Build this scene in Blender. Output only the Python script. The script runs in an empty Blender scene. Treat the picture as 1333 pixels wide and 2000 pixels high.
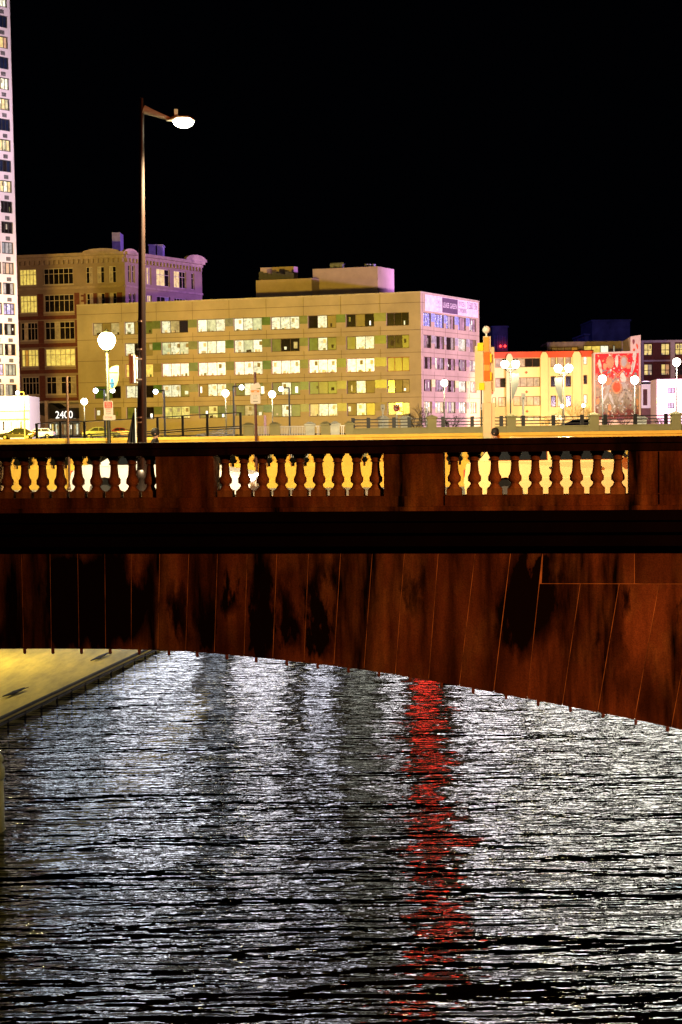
import bpy, bmesh, math, random
from mathutils import Vector, Matrix
R = math.radians
random.seed(7)
SC = bpy.context.scene
C = SC.collection

# ------------------------------------------------------------------ camera
FPX, HX, HY, EYE = 2800.0, 666.5, 1000.0, 1.6
PITCH, ROLL = math.atan(164 / 2800.0), 0.0141
_R0 = Vector((1, 0, 0)); _F = Vector((0, math.cos(PITCH), -math.sin(PITCH))); _U0 = _R0.cross(_F)
_RT = _R0 * math.cos(ROLL) - _U0 * math.sin(ROLL)
_UP = _R0 * math.sin(ROLL) + _U0 * math.cos(ROLL)
CAM = Vector((0, 0, EYE))
cd = bpy.data.cameras.new('camera'); cam = bpy.data.objects.new('camera', cd); C.objects.link(cam)
cam.matrix_world = Matrix(((_RT.x, _UP.x, -_F.x, 0), (_RT.y, _UP.y, -_F.y, 0), (_RT.z, _UP.z, -_F.z, EYE), (0, 0, 0, 1)))
cd.sensor_fit = 'VERTICAL'; cd.sensor_height = 36; cd.sensor_width = 24; cd.lens = FPX / 2000 * 36
cd.clip_start = 0.5; cd.clip_end = 6000
SC.camera = cam

# ------------------------------------------------------------------ world, exposure
w = bpy.data.worlds.new('World'); SC.world = w; w.use_nodes = True
bg = w.node_tree.nodes['Background']
bg.inputs[0].default_value = (0.35, 0.45, 1.0, 1); bg.inputs[1].default_value = 0.0006
SC.view_settings.view_transform = 'Standard'; SC.view_settings.look = 'None'
SC.view_settings.exposure = 0; SC.view_settings.gamma = 1
SC.cycles.use_denoising = True
SC.cycles.max_bounces = 5; SC.cycles.diffuse_bounces = 2; SC.cycles.glossy_bounces = 3
SC.cycles.sample_clamp_indirect = 4.0
SC.cycles.use_light_tree = True

def lamp(name, kind, loc, color, power, size=0.3, aim=None, angle=120, blend=0.6, parent=None):
    ld = bpy.data.lights.new(name, kind); ld.color = color; ld.energy = power; ld.shadow_soft_size = size
    o = bpy.data.objects.new(name, ld); C.objects.link(o)
    if parent is not None:
        o.parent = parent; loc = Vector(loc) - parent.location
    o.location = loc
    if kind == 'SPOT':
        ld.spot_size = R(angle); ld.spot_blend = blend
        d = (Vector(aim) - (Vector(loc) + (parent.location if parent else Vector()))).normalized()
        o.rotation_euler = d.to_track_quat('-Z', 'Y').to_euler()
    return o

VIOLET = (0.72, 0.5, 1.0); SODIUM = (1.0, 0.66, 0.16); AMBER = (1.0, 0.42, 0.12); WARM = (1.0, 0.8, 0.45)
# street light spilling from the near bank on to the face of the bridge
lamp('bank_light', 'SPOT', (14, -5, 11), (1.0, 0.19, 0.035), 43000, 0.5, aim=(13, 21, -3), angle=84, blend=1.0)
# unseen spots added to light the buildings across the river
lamp('fill_office_front', 'SPOT', (-38, 140, 7), (1.0, 0.62, 0.05), 310000, 1.5, aim=(-2, 232, 8), angle=75)
lamp('fill_office_left', 'SPOT', (-42, 170, 4), (1.0, 0.64, 0.12), 36000, 1.5, aim=(-28, 236, 5), angle=80)
lamp('fill_office_side', 'SPOT', (75, 205, 12), (1.0, 0.56, 0.92), 310000, 1.0, aim=(20, 240, 10), angle=50)
lamp('fill_loft_front', 'SPOT', (-62, 175, 9), (1.0, 0.5, 0.18), 70000, 1.0, aim=(-55, 265, 18), angle=70)
lamp('fill_loft_side', 'SPOT', (60, 250, 30), (0.62, 0.27, 1.0), 300000, 1.0, aim=(-30, 275, 28), angle=40)
for _z, _p in ((8, 30000), (30, 36000), (52, 36000)):
    lamp('fill_tower', 'SPOT', (-20, 180, _z), (1.0, 0.72, 0.86), _p, 1.0, aim=(-52, 194, _z + 2), angle=84)
for _x in (29, 42): lamp('fill_cream', 'SPOT', (_x, 236, 3), (1.0, 0.66, 0.3), 24000, 1.0, aim=(_x + 1, 262, 5), angle=105, blend=.5)
lamp('fill_mural', 'SPOT', (64, 205, 9), (1.0, 0.62, 0.85), 36000, 1.0, aim=(64, 262, 8), angle=48)
lamp('fill_shed', 'SPOT', (46, 212, 6), (.85, .6, 1.0), 16000, .5, aim=(51, 235, 4), angle=60)
lamp('fill_skyline', 'SPOT', (0, 300, 60), (0.12, 0.12, 1.0), 60000, 2.0, aim=(40, 420, 36), angle=110)
lamp('fill_bank', 'SPOT', (6, 72, 9), (1.0, 0.85, 0.5), 30000, 1.0, aim=(14, 104, 2), angle=125, blend=.9)

# ------------------------------------------------------------------ helpers
def px_ray(x, y):
    return (_F + _RT * ((x - HX) / FPX) + _UP * ((HY - y) / FPX))
def at_depth(x, y, D):
    r = px_ray(x, y); return CAM + r * (D / r.y)
def at_z(x, y, z):
    r = px_ray(x, y); return CAM + r * ((z - EYE) / r.z)

class Face:
    """vertical plane through P (ground xy) running along direction t; n points to the camera side"""
    def __init__(s, P, t):
        s.P = Vector((P[0], P[1], 0)); s.t = Vector((t[0], t[1], 0)).normalized()
        s.n = Vector((s.t.y, -s.t.x, 0))
        if s.n.dot(-s.P) < 0: s.n = -s.n
    def px(s, x, y):
        r = px_ray(x, y); k = (s.P - CAM).dot(s.n) / r.dot(s.n); q = CAM + r * k
        return (q - s.P).dot(s.t), q.z
    def w(s, a, z, d=0.0):
        v = s.P + s.t * a + s.n * d; return Vector((v.x, v.y, z))

class MB:
    def __init__(s): s.v = []; s.f = []; s.m = []; s.sm = []
    def add(s, vs, fs, m=0, smooth=False):
        o = len(s.v); s.v += [Vector(p) for p in vs]
        for f in fs: s.f.append([i + o for i in f]); s.m.append(m); s.sm.append(smooth)
    def quad(s, a, b, c, d, m=0): s.add([a, b, c, d], [(0, 1, 2, 3)], m)
    def hexa(s, p, m=0):
        s.add(p, [(0, 3, 2, 1), (4, 5, 6, 7), (0, 1, 5, 4), (1, 2, 6, 5), (2, 3, 7, 6), (3, 0, 4, 7)], m)
    def box(s, lo, hi, m=0):
        x0, y0, z0 = lo; x1, y1, z1 = hi
        s.hexa([(x0, y0, z0), (x1, y0, z0), (x1, y1, z0), (x0, y1, z0), (x0, y0, z1), (x1, y0, z1), (x1, y1, z1), (x0, y1, z1)], m)
    def fbox(s, F, a0, a1, z0, z1, d0, d1, m=0):
        s.hexa([F.w(a0, z0, d1), F.w(a1, z0, d1), F.w(a1, z0, d0), F.w(a0, z0, d0), F.w(a0, z1, d1), F.w(a1, z1, d1), F.w(a1, z1, d0), F.w(a0, z1, d0)], m)
    def fquad(s, F, a0, a1, z0, z1, d, m=0):
        s.quad(F.w(a0, z0, d), F.w(a1, z0, d), F.w(a1, z1, d), F.w(a0, z1, d), m)
    def tube(s, p, q, r0, r1=None, n=10, m=0, smooth=True, caps=True):
        r1 = r0 if r1 is None else r1; p = Vector(p); q = Vector(q); d = (q - p).normalized()
        a = d.orthogonal().normalized(); b = d.cross(a)
        vs = []
        for c, r in ((p, r0), (q, r1)):
            for i in range(n):
                t = 2 * math.pi * i / n; vs.append(c + a * (r * math.cos(t)) + b * (r * math.sin(t)))
        s.add(vs, [(i, (i + 1) % n, n + (i + 1) % n, n + i) for i in range(n)], m, smooth)
        if caps: s.add(vs, [tuple(range(n - 1, -1, -1)), tuple(range(n, 2 * n))], m)
    def lathe(s, c, prof, n=16, m=0, smooth=True):
        c = Vector(c); vs = []
        for (r, z) in prof:
            for i in range(n):
                t = 2 * math.pi * i / n; vs.append(c + Vector((r * math.cos(t), r * math.sin(t), z)))
        fs = [(k * n + i, k * n + (i + 1) % n, (k + 1) * n + (i + 1) % n, (k + 1) * n + i) for k in range(len(prof) - 1) for i in range(n)]
        fs2 = [tuple(range(n - 1, -1, -1)), tuple(range((len(prof) - 1) * n, len(prof) * n))]
        o = len(s.v); s.add(vs, fs, m, smooth)
        for f in fs2: s.f.append([i + o for i in f]); s.m.append(m); s.sm.append(False)
    def ball(s, c, r, n=14, m=0, sz=1.0):
        k = n // 2
        s.lathe(c, [(max(r * math.sin(math.pi * i / k), r * .02), -r * sz * math.cos(math.pi * i / k)) for i in range(k + 1)], n, m)
    def prism(s, pts, off, m=0):
        """closed polygon pts pushed along off"""
        n = len(pts); off = Vector(off); P = [Vector(p) for p in pts]
        s.add(P + [p + off for p in P], [tuple(range(n)), tuple(range(2 * n - 1, n - 1, -1))] + [(i, n + i, n + (i + 1) % n, (i + 1) % n) for i in range(n)], m)
    def build(s, name, mats, parent=None, off=None, fix=True):
        if off is None:
            off = Vector((0, 0, 0))
            q = parent
            while q is not None: off = off + q.location; q = q.parent
        me = bpy.data.meshes.new(name)
        me.from_pydata([tuple(p - off) for p in s.v], [], s.f)
        if not isinstance(mats, (list, tuple)): mats = [mats]
        for mt in mats: me.materials.append(mt)
        me.polygons.foreach_set('material_index', s.m); me.polygons.foreach_set('use_smooth', s.sm)
        me.update()
        if fix:
            bm = bmesh.new(); bm.from_mesh(me); bmesh.ops.recalc_face_normals(bm, faces=bm.faces); bm.to_mesh(me); bm.free()
        o = bpy.data.objects.new(name, me); C.objects.link(o); o.parent = parent
        return o

def thing(name, label, cat, loc=(0, 0, 0), group=None):
    o = bpy.data.objects.new(name, None); C.objects.link(o); o.location = loc; o.empty_display_size = .3
    o['label'] = label; o['category'] = cat
    if group: o['group'] = group
    return o
def tag(o, label, cat, group=None):
    o['label'] = label; o['category'] = cat
    if group: o['group'] = group
    return o
def struct(o): o['kind'] = 'structure'; return o
def copy_tree(o, parent=None):
    c = o.copy(); C.objects.link(c); c.parent = parent
    for ch in list(o.children): copy_tree(ch, c)
    return c
def text_mb(mb, txt, F, a0, a1, z0, z1, d, m=0):
    """flat lettering fitted to the rectangle a0..a1, z0..z1 on face F"""
    cu = bpy.data.curves.new('t', 'FONT'); cu.body = txt; cu.extrude = 0
    ob = bpy.data.objects.new('t', cu); C.objects.link(ob); dg = bpy.context.evaluated_depsgraph_get()
    me = bpy.data.meshes.new_from_object(ob.evaluated_get(dg))
    vs = [v.co.copy() for v in me.vertices]; fs = [tuple(p.vertices) for p in me.polygons]
    bpy.data.objects.remove(ob)
    x0 = min(v.x for v in vs); x1 = max(v.x for v in vs); y0 = min(v.y for v in vs); y1 = max(v.y for v in vs)
    out = [F.w(a0 + (v.x - x0) / (x1 - x0) * (a1 - a0), z0 + (v.y - y0) / (y1 - y0) * (z1 - z0), d) for v in vs]
    mb.add(out, fs, m)

# ------------------------------------------------------------------ materials
_M = {}
def mat(name, col, rough=0.8, var=0.25, scale=1.2, metal=0.0, bump=0.0, emit=0.0, ecol=None, stretch=(1, 1, 1), spec=0.5):
    if name in _M: return _M[name]
    m = bpy.data.materials.new(name); m.use_nodes = True; nt = m.node_tree; b = nt.nodes['Principled BSDF']
    b.inputs['Roughness'].default_value = rough; b.inputs['Metallic'].default_value = metal
    b.inputs['Specular IOR Level'].default_value = spec
    tc = nt.nodes.new('ShaderNodeTexCoord'); mp = nt.nodes.new('ShaderNodeMapping'); mp.inputs['Scale'].default_value = stretch
    nz = nt.nodes.new('ShaderNodeTexNoise'); nz.inputs['Scale'].default_value = scale; nz.inputs['Detail'].default_value = 6; nz.inputs['Roughness'].default_value = .65
    nt.links.new(tc.outputs['Object'], mp.inputs[0]); nt.links.new(mp.outputs[0], nz.inputs['Vector'])
    rp = nt.nodes.new('ShaderNodeValToRGB'); e = rp.color_ramp.elements
    e[0].position = .3; e[1].position = .7
    e[0].color = tuple(c * (1 - var) for c in col) + (1,); e[1].color = tuple(min(1, c * (1 + var)) for c in col) + (1,)
    nt.links.new(nz.outputs[0], rp.inputs[0]); nt.links.new(rp.outputs[0], b.inputs['Base Color'])
    if bump:
        bp = nt.nodes.new('ShaderNodeBump'); bp.inputs['Strength'].default_value = bump; bp.inputs['Distance'].default_value = .03
        n2 = nt.nodes.new('ShaderNodeTexNoise'); n2.inputs['Scale'].default_value = scale * 12; n2.inputs['Detail'].default_value = 4
        nt.links.new(mp.outputs[0], n2.inputs['Vector']); nt.links.new(n2.outputs[0], bp.inputs['Height']); nt.links.new(bp.outputs[0], b.inputs['Normal'])
    if emit:
        ec = ecol or col
        r2 = nt.nodes.new('ShaderNodeValToRGB'); e = r2.color_ramp.elements; e[0].position = .35; e[1].position = .65
        e[0].color = tuple(c * (1 - var) for c in ec) + (1,); e[1].color = tuple(ec) + (1,)
        nt.links.new(nz.outputs[0], r2.inputs[0]); nt.links.new(r2.outputs[0], b.inputs['Emission Color'])
        b.inputs['Emission Strength'].default_value = emit
    _M[name] = m; return m
def glow(name, col, strength, sample=True):
    m = mat(name, (.8, .8, .8), emit=strength, ecol=col, var=0)
    if not sample: m.cycles.emission_sampling = 'NONE'
    return m

def stained_stone(name, base, soot_c, amount, stains=(), fine_st=(5, 5, 1.2)):
    """sooted stone: streaky noise plus stains with their own place on the wall (s, z, half width, half height)"""
    m = bpy.data.materials.new(name); m.use_nodes = True; nt = m.node_tree; b = nt.nodes['Principled BSDF']; L = nt.links.new
    b.inputs['Roughness'].default_value = .9; b.inputs['Specular IOR Level'].default_value = .1
    tc = nt.nodes.new('ShaderNodeTexCoord')
    def noise(scale, st, det=5, rough=.6):
        mp = nt.nodes.new('ShaderNodeMapping'); mp.inputs['Scale'].default_value = st
        n = nt.nodes.new('ShaderNodeTexNoise'); n.inputs['Scale'].default_value = scale; n.inputs['Detail'].default_value = det; n.inputs['Roughness'].default_value = rough
        L(tc.outputs['Object'], mp.inputs[0]); L(mp.outputs[0], n.inputs['Vector']); return n
    def ramp(src, p0, p1):
        r = nt.nodes.new('ShaderNodeValToRGB'); r.color_ramp.elements[0].position = p0; r.color_ramp.elements[1].position = p1
        L(src, r.inputs[0]); return r
    def math_(op, a, c):
        n = nt.nodes.new('ShaderNodeMath'); n.operation = op
        for i, v in enumerate((a, c)):
            if isinstance(v, (int, float)): n.inputs[i].default_value = v
            else: L(v, n.inputs[i])
        return n.outputs[0]
    streak = noise(1.0, (1.3, 1.3, .4), 6).outputs[0]
    acc = math_('ADD', streak, 0.12 * amount)
    if stains:
        sx = nt.nodes.new('ShaderNodeSeparateXYZ'); L(tc.outputs['Object'], sx.inputs[0])
        wob = noise(1.0, (2.6, 2.6, .8), 7).outputs[0]; wob = math_('SUBTRACT', wob, .5)
        # s along the wall from x (the wall direction is (1,-.15))
        S = math_('ADD', math_('MULTIPLY', sx.outputs[0], 1.0112), math_('MULTIPLY', wob, 1.5)); Z = math_('ADD', sx.outputs[2], math_('MULTIPLY', wob, 1.3))
        for (s0, z0, hw, hh, k) in stains:
            u = math_('DIVIDE', math_('SUBTRACT', S, s0), hw); v = math_('DIVIDE', math_('SUBTRACT', Z, z0), hh)
            d = math_('ADD', math_('MULTIPLY', u, u), math_('MULTIPLY', v, v))
            acc = math_('ADD', acc, math_('MULTIPLY', math_('MAXIMUM', math_('SUBTRACT', 1.0, d), 0.0), k))
    mask = ramp(acc, .47, .9)
    fine = ramp(noise(1.0, fine_st, 8, .7).outputs[0], .2, .8)
    grain = ramp(noise(45, (1, 1, 1), 4, .8).outputs[0], .3, .72)
    hue = nt.nodes.new('ShaderNodeMixRGB'); hue.inputs[1].default_value = (*base, 1); hue.inputs[2].default_value = (base[0] * 1.5, base[1] * 2.3, base[2] * 2.0, 1)
    L(ramp(noise(1.0, (.9, .9, .5), 5, .7).outputs[0], .48, .72).outputs[0], hue.inputs[0])
    dk = nt.nodes.new('ShaderNodeMixRGB'); dk.blend_type = 'MULTIPLY'; dk.inputs[0].default_value = 1.0; L(hue.outputs[0], dk.inputs[1]); L(ramp(noise(1.0, (2.6, 2.6, .35), 4, .6).outputs[0], .34, .66).outputs[0], dk.inputs[2])
    mix = nt.nodes.new('ShaderNodeMixRGB'); L(dk.outputs[0], mix.inputs[1]); mix.inputs[2].default_value = (*soot_c, 1); L(mask.outputs[0], mix.inputs[0])
    m2 = nt.nodes.new('ShaderNodeMixRGB'); m2.blend_type = 'MULTIPLY'; m2.inputs[0].default_value = .5; L(mix.outputs[0], m2.inputs[1]); L(fine.outputs[0], m2.inputs[2])
    m3 = nt.nodes.new('ShaderNodeMixRGB'); m3.blend_type = 'MULTIPLY'; m3.inputs[0].default_value = .6; L(m2.outputs[0], m3.inputs[1]); L(grain.outputs[0], m3.inputs[2])
    geo = nt.nodes.new('ShaderNodeNewGeometry'); m4 = nt.nodes.new('ShaderNodeMixRGB'); m4.blend_type = 'MULTIPLY'; m4.inputs[0].default_value = .5
    L(m3.outputs[0], m4.inputs[1]); L(geo.outputs['Random Per Island'], m4.inputs[2])
    L(m4.outputs[0], b.inputs['Base Color'])
    bp = nt.nodes.new('ShaderNodeBump'); bp.inputs['Strength'].default_value = .3; bp.inputs['Distance'].default_value = .02
    L(grain.outputs[0], bp.inputs['Height']); L(bp.outputs[0], b.inputs['Normal'])
    return m
# soot stains on the spandrel, given where they sit on the wall plane (relative to the bridge's own origin)
_WP = Face((0, 21.96), (1, -.15)); _BO = Face((0, 21.54), (1, -.15)).w(0, 0, -8)
def _st(x0, x1, y0, y1, k=.5):
    a, z1_ = _WP.px(x0, y0); c, z0_ = _WP.px(x1, y1)
    q = _WP.w((a + c) / 2, 0); return ((q.x - _BO.x) * 1.0112, (z0_ + z1_) / 2, (c - a) / 2, abs(z1_ - z0_) / 2, k)
stains = [_st(60, 200, 1050, 1290, .5), _st(130, 320, 1060, 1300, .6), _st(-60, 60, 1190, 1300, .4), _st(-40, 320, 1040, 1340, .35), _st(300, 700, 1190, 1340, .25), _st(320, 372, 1110, 1290), _st(376, 432, 1130, 1300), _st(436, 480, 1085, 1200, .6), _st(486, 545, 1080, 1300, .6),
          _st(540, 600, 1090, 1300, .4), _st(602, 662, 1070, 1310, .6), _st(690, 728, 1080, 1210, .35), _st(790, 830, 1100, 1220, .35), _st(955, 1100, 1060, 1290, .65), _st(1010, 1060, 1050, 1200, .5), _st(1210, 1250, 1130, 1200, .4),
          _st(1190, 1340, 1250, 1460, .4), _st(1310, 1350, 1130, 1230, .4), _st(1180, 1230, 1160, 1330, .35)]
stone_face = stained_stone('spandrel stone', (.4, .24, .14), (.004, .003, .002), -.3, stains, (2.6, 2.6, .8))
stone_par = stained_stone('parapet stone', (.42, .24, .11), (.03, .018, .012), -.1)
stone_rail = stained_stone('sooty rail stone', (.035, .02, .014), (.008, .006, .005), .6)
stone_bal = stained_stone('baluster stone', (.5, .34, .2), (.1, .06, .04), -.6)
mortar = mat('pale mortar', (.3, .24, .13), .9, .95, 2.5)
near_black = mat('near black concrete', (.0025, .002, .002), 1.0, .3, spec=0.02)  # cornice shade painted in as near-black; joints and a roof share it
stone_far = mat('lamp yellow parapet stone', (.74, .5, .075), .85, .14, 1.5, bump=.1)  # yellow of the road lamps is put into the stone's own colour
asphalt = mat('asphalt', (.07, .07, .07), .9, .3, 3, bump=.3)
paving = mat('pavement concrete', (.3, .29, .26), .9, .15, 1.5)
kerbm = mat('kerb stone', (.22, .21, .18), .9, .3, 4)
white_paint = mat('white road paint', (.8, .8, .78), .7, .1)
dark_metal = mat('dark painted metal', (.016, .006, .004), .45, .3, 2, metal=.3)
black_metal = mat('black metal', (.012, .012, .014), .5, .3, 2)
steel = mat('galvanised steel', (.55, .55, .52), .4, .2, 3, metal=.6)
brown_metal = mat('brown post paint', (.07, .014, .01), .5, .3, 3)
green_metal = mat('dark green post paint', (.02, .022, .01), .5, .3, 3)
tan_metal = mat('tan post paint', (.1, .05, .03), .5, .3, 3)

# ------------------------------------------------------------------ water, ground
def water_material():
    m = bpy.data.materials.new('river water'); m.use_nodes = True; nt = m.node_tree; b = nt.nodes['Principled BSDF']
    b.inputs['Base Color'].default_value = (.002, .003, .004, 1); b.inputs['Roughness'].default_value = .02; b.inputs['IOR'].default_value = 1.333
    tc = nt.nodes.new('ShaderNodeTexCoord')
    def nz(scale, st, det, rot=0):
        mp = nt.nodes.new('ShaderNodeMapping'); mp.inputs['Scale'].default_value = st; mp.inputs['Rotation'].default_value = (0, 0, rot)
        n = nt.nodes.new('ShaderNodeTexNoise'); n.inputs['Scale'].default_value = scale; n.inputs['Detail'].default_value = det; n.inputs['Roughness'].default_value = .62
        nt.links.new(tc.outputs['Object'], mp.inputs[0]); nt.links.new(mp.outputs[0], n.inputs['Vector']); return n
    acc = None
    for (sc, st, det, rot, dist) in ((.34, (.25, 1, 1), 1, .06, .95), (1.7, (.2, 1, 1), 1.5, -.1, .42), (5.6, (.24, 1, 1), 1.5, .1, .095)):
        bp = nt.nodes.new('ShaderNodeBump'); bp.inputs['Strength'].default_value = 1; bp.inputs['Distance'].default_value = dist
        n = nz(sc, st, det, rot); nt.links.new(n.outputs[0], bp.inputs['Height'])
        if acc:
            nt.links.new(acc.outputs[0], bp.inputs['Normal'])
            pn = nz(.12, (.5, 1, 1), 2, .3); pr = nt.nodes.new('ShaderNodeMapRange'); pr.inputs[1].default_value = .35; pr.inputs[2].default_value = .65; pr.inputs[3].default_value = .75; pr.inputs[4].default_value = 1.0
            nt.links.new(pn.outputs[0], pr.inputs[0]); nt.links.new(pr.outputs[0], bp.inputs['Strength'])
        acc = bp
    nt.links.new(acc.outputs[0], b.inputs['Normal'])
    return m
WZ = -13.0
mb = MB(); mb.quad((-600, -60, WZ), (600, -60, WZ), (600, 113, WZ), (-600, 113, WZ))
struct(mb.build('river_water', water_material()))
GZ = 0.8
mb = MB(); mb.box((-1500, 111.5, GZ - 1), (1500, 4000, GZ), 0)
struct(mb.build('ground', asphalt))
mb = MB(); mb.box((-600, 110.6, WZ - 2), (600, 111.5, GZ + .02), 0)
tag(mb.build('embankment_wall', mat('river wall stone', (.03, .027, .022), .95, .3, spec=.1)), 'long stone river wall along the far bank behind the bridge', 'wall')

# ------------------------------------------------------------------ the bridge
BR = Face((0, 21.54), (1, -.15))          # outer face of the near parapet; s runs right, -d runs away
Z_RT, Z_RB, Z_BB, Z_PB = 1.415, 1.215, .572, .35
V_IN = .42
def bw(s, v, z): return BR.w(s, z, -v)
def bs(x, y=930): return BR.px(x, y)[0]

def parapet(name, label, F, spans, solids, a0, a1, mats, zt, zrb, zbb, zpb, thick, step, far=False):
    """balustrade: rail, plinth, pedestals and balusters; d=0 is the face towards the camera"""
    root = thing(name, label, 'balustrade', F.w((a0 + a1) / 2, 0, -thick / 2))
    m_rail, m_plinth, m_ped, m_bal = mats
    b = MB()
    h = zt - zrb
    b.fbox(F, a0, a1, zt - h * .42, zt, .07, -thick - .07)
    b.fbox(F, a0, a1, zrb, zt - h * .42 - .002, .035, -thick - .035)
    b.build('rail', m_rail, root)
    b = MB()
    b.fbox(F, a0, a1, zpb + (zbb - zpb) * .3, zbb, .03, -thick - .03)
    b.fbox(F, a0, a1, zpb, zpb + (zbb - zpb) * .3 - .002, .06, -thick - .06)
    b.build('plinth', m_plinth, root)
    for (s0, s1) in solids:
        b = MB(); b.fbox(F, s0, s1, zbb + .001, zrb - .001, 0.0, -thick)
        b.build('pedestal', m_ped, root)
    H = zrb - zbb
    prof = [(.085, .19), (.06, .255), (.062, .285), (.098, .33), (.1, .43), (.076, .49), (.066, .56), (.057, .74), (.06, .795), (.078, .80), (.078, .825), (.064, .84), (.098, .95)]
    proto = None
    for (s0, s1, n) in spans:
        for i in range(n):
            s = s0 + (s1 - s0) * (i + .5) / n
            if proto is None:
                b = MB()
                for q in (0, 1):
                    z0, z1, r = ((0, .15, .112), (.95, 1, .1))[q]
                    b.box((-r, -r, z0 * H), (r, r, z1 * H))
                b.lathe((0, 0, 0), [(.112, .15 * H), (.104, .17 * H)] + [(r, z * H) for r, z in prof], 14)
                proto = b.build('baluster', m_bal, root, off=Vector((0, 0, 0)))
                o = proto
            else:
                o = proto.copy(); C.objects.link(o)
            o.location = F.w(s, zbb, -thick / 2) - root.location
            o.rotation_euler = (0, 0, math.atan2(F.t.y, F.t.x))
    return root

# near parapet measured from the picture
solid_px = [(305, 417), (750, 866), (1229, 1360)]
sol = [(bs(a), bs(b)) for a, b in solid_px]
pitch9 = (sol[1][0] - sol[0][1])
sol = [(sol[0][0] - pitch9 - (sol[0][1] - sol[0][0]), sol[0][0] - pitch9)] + sol[:2] + [(sol[2][0], sol[2][0] + (sol[1][1] - sol[1][0]) * 1.25)]
spans = [(sol[i][1], sol[i + 1][0], 9) for i in range(3)]
A0, A1 = sol[0][0] - .5, sol[3][1]
# continue outside the frame so the bridge does not stop at the picture edge
pw_, sw_ = sol[1][1] - sol[1][0], pitch9
spans += [(sol[0][0] - sw_, sol[0][0], 9), (sol[3][1], sol[3][1] + sw_, 9)]
sol_l = (sol[0][0] - sw_ - pw_, sol[0][0] - sw_); sol_r = (sol[3][1] + sw_, sol[3][1] + sw_ + pw_)
sol_e = [(sol_l[0] - 14, sol_l[0] - .001), (sol_r[1] + .001, sol_r[1] + 14)]
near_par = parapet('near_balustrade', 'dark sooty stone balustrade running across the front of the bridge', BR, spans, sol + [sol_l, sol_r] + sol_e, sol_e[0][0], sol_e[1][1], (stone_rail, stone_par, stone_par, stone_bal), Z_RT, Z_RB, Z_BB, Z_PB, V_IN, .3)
# vertical joints of the pedestals
for x, z0, z1, d_ in ((868, Z_PB + .08, Z_BB, .033), (1287, Z_PB + .08, Z_BB, .033), (1287, Z_BB + .02, Z_RB - .02, .003)):
    b = MB(); s = bs(x); b.fbox(BR, s - .011, s + .011, z0, z1, d_, d_ - .013); b.build('mortar_joint', near_black, near_par)

VF = 17.07                                 # inner face of far parapet
FP = Face(bw(0, VF, 0).xy, (1, -.15))
def fs_(x, y=890): return FP.px(x, y)[0]
def far_z(y, x=600): return FP.px(x, y)[1]
zt = far_z(850); zbb = far_z(911); zrb = far_z(864); zpb = far_z(938)
fsol = [(fs_(-90), fs_(-20)), (fs_(270), fs_(335)), (fs_(618), fs_(690)), (fs_(940), fs_(1010)), (fs_(1290), fs_(1380))]
fsp = [(fsol[i][1], fsol[i + 1][0], 12) for i in range(4)]
fw_, fq_ = fsp[1][1] - fsp[1][0], fsol[1][1] - fsol[1][0]
fsp += [(fsol[0][0] - fw_, fsol[0][0], 12), (fsol[4][1], fsol[4][1] + fw_, 12)]
fsol += [(fs_(-800), fsp[4][0]), (fsp[5][1], fs_(2300))]
far_par = parapet('far_balustrade', 'pale stone balustrade tinted lamp yellow on the far side of the bridge road', FP, fsp, fsol, fs_(-800), fs_(2300), (stone_far,) * 4, zt, zrb, zbb, zpb, .45, .3)
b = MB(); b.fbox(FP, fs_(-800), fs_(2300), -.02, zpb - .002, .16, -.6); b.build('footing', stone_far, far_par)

# deck and road
def strip(name, v0, v1, z0, z1, m, s0=-60, s1=70):
    b = MB(); b.hexa([bw(s0, v0, z0), bw(s1, v0, z0), bw(s1, v1, z0), bw(s0, v1, z0), bw(s0, v0, z1), bw(s1, v0, z1), bw(s1, v1, z1), bw(s0, v1, z1)])
    return b.build(name, m)
struct(strip('near_pavement', V_IN + .075, 2.5, -.3, .0, paving))
struct(strip('far_pavement', 14.9, VF - .17, -.3, .0, paving))
struct(strip('road', 2.66, 14.74, -.35, -.15, asphalt))
struct(strip('near_kerb', 2.5, 2.66, -.35, .0, kerbm)); struct(strip('far_kerb', 14.74, 14.9, -.35, .0, kerbm))
b = MB()
for v in (6.6, 10.7):
    for i in range(-14, 18):
        b.quad(bw(i * 3.6, v, -.146), bw(i * 3.6 + 1.8, v, -.146), bw(i * 3.6 + 1.8, v + .12, -.146), bw(i * 3.6, v + .12, -.146))
for v in (3.0, 14.3):
    b.quad(bw(-55, v, -.146), bw(65, v, -.146), bw(65, v + .12, -.146), bw(-55, v + .12, -.146))
struct(b.build('road_markings', white_paint))

bridge = thing('stone_bridge', 'dark stone arch bridge over the river with reddish brown stained face', 'bridge', bw(0, 8, 0))
SF = Face(bw(0, .42, 0).xy, (1, -.15))     # spandrel plane, set back under the cornice
def sp(x, y): return SF.px(x, y)
Z_ST = sp(667, 1064)[1]
arch_px = [(0, 1267), (100, 1267), (200, 1267.5), (290, 1269), (360, 1272), (440, 1278), (540, 1288), (640, 1299), (740, 1312), (860, 1333), (980, 1355), (1100, 1378), (1200, 1397), (1333, 1425)]
arch = [sp(x, y) for x, y in arch_px]
# extend symmetrically beyond the frame
s_c = sp(110, 1267)[0]
k_arc = (arch[0][1] + .001 - arch[-1][1]) / (arch[-1][0] - s_c) ** 2
def arc_z(s):
    if s <= arch[0][0]: return arch[0][1] - max(0, (s_c - s) ** 2 - (s_c - arch[0][0]) ** 2) * k_arc
    if s >= arch[-1][0]: return arch[-1][1] - ((s - s_c) ** 2 - (arch[-1][0] - s_c) ** 2) * k_arc * 1.05
    for (a, b_) in zip(arch, arch[1:]):
        if a[0] <= s <= b_[0]: return a[1] + (b_[1] - a[1]) * (s - a[0]) / (b_[0] - a[0])
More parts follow.
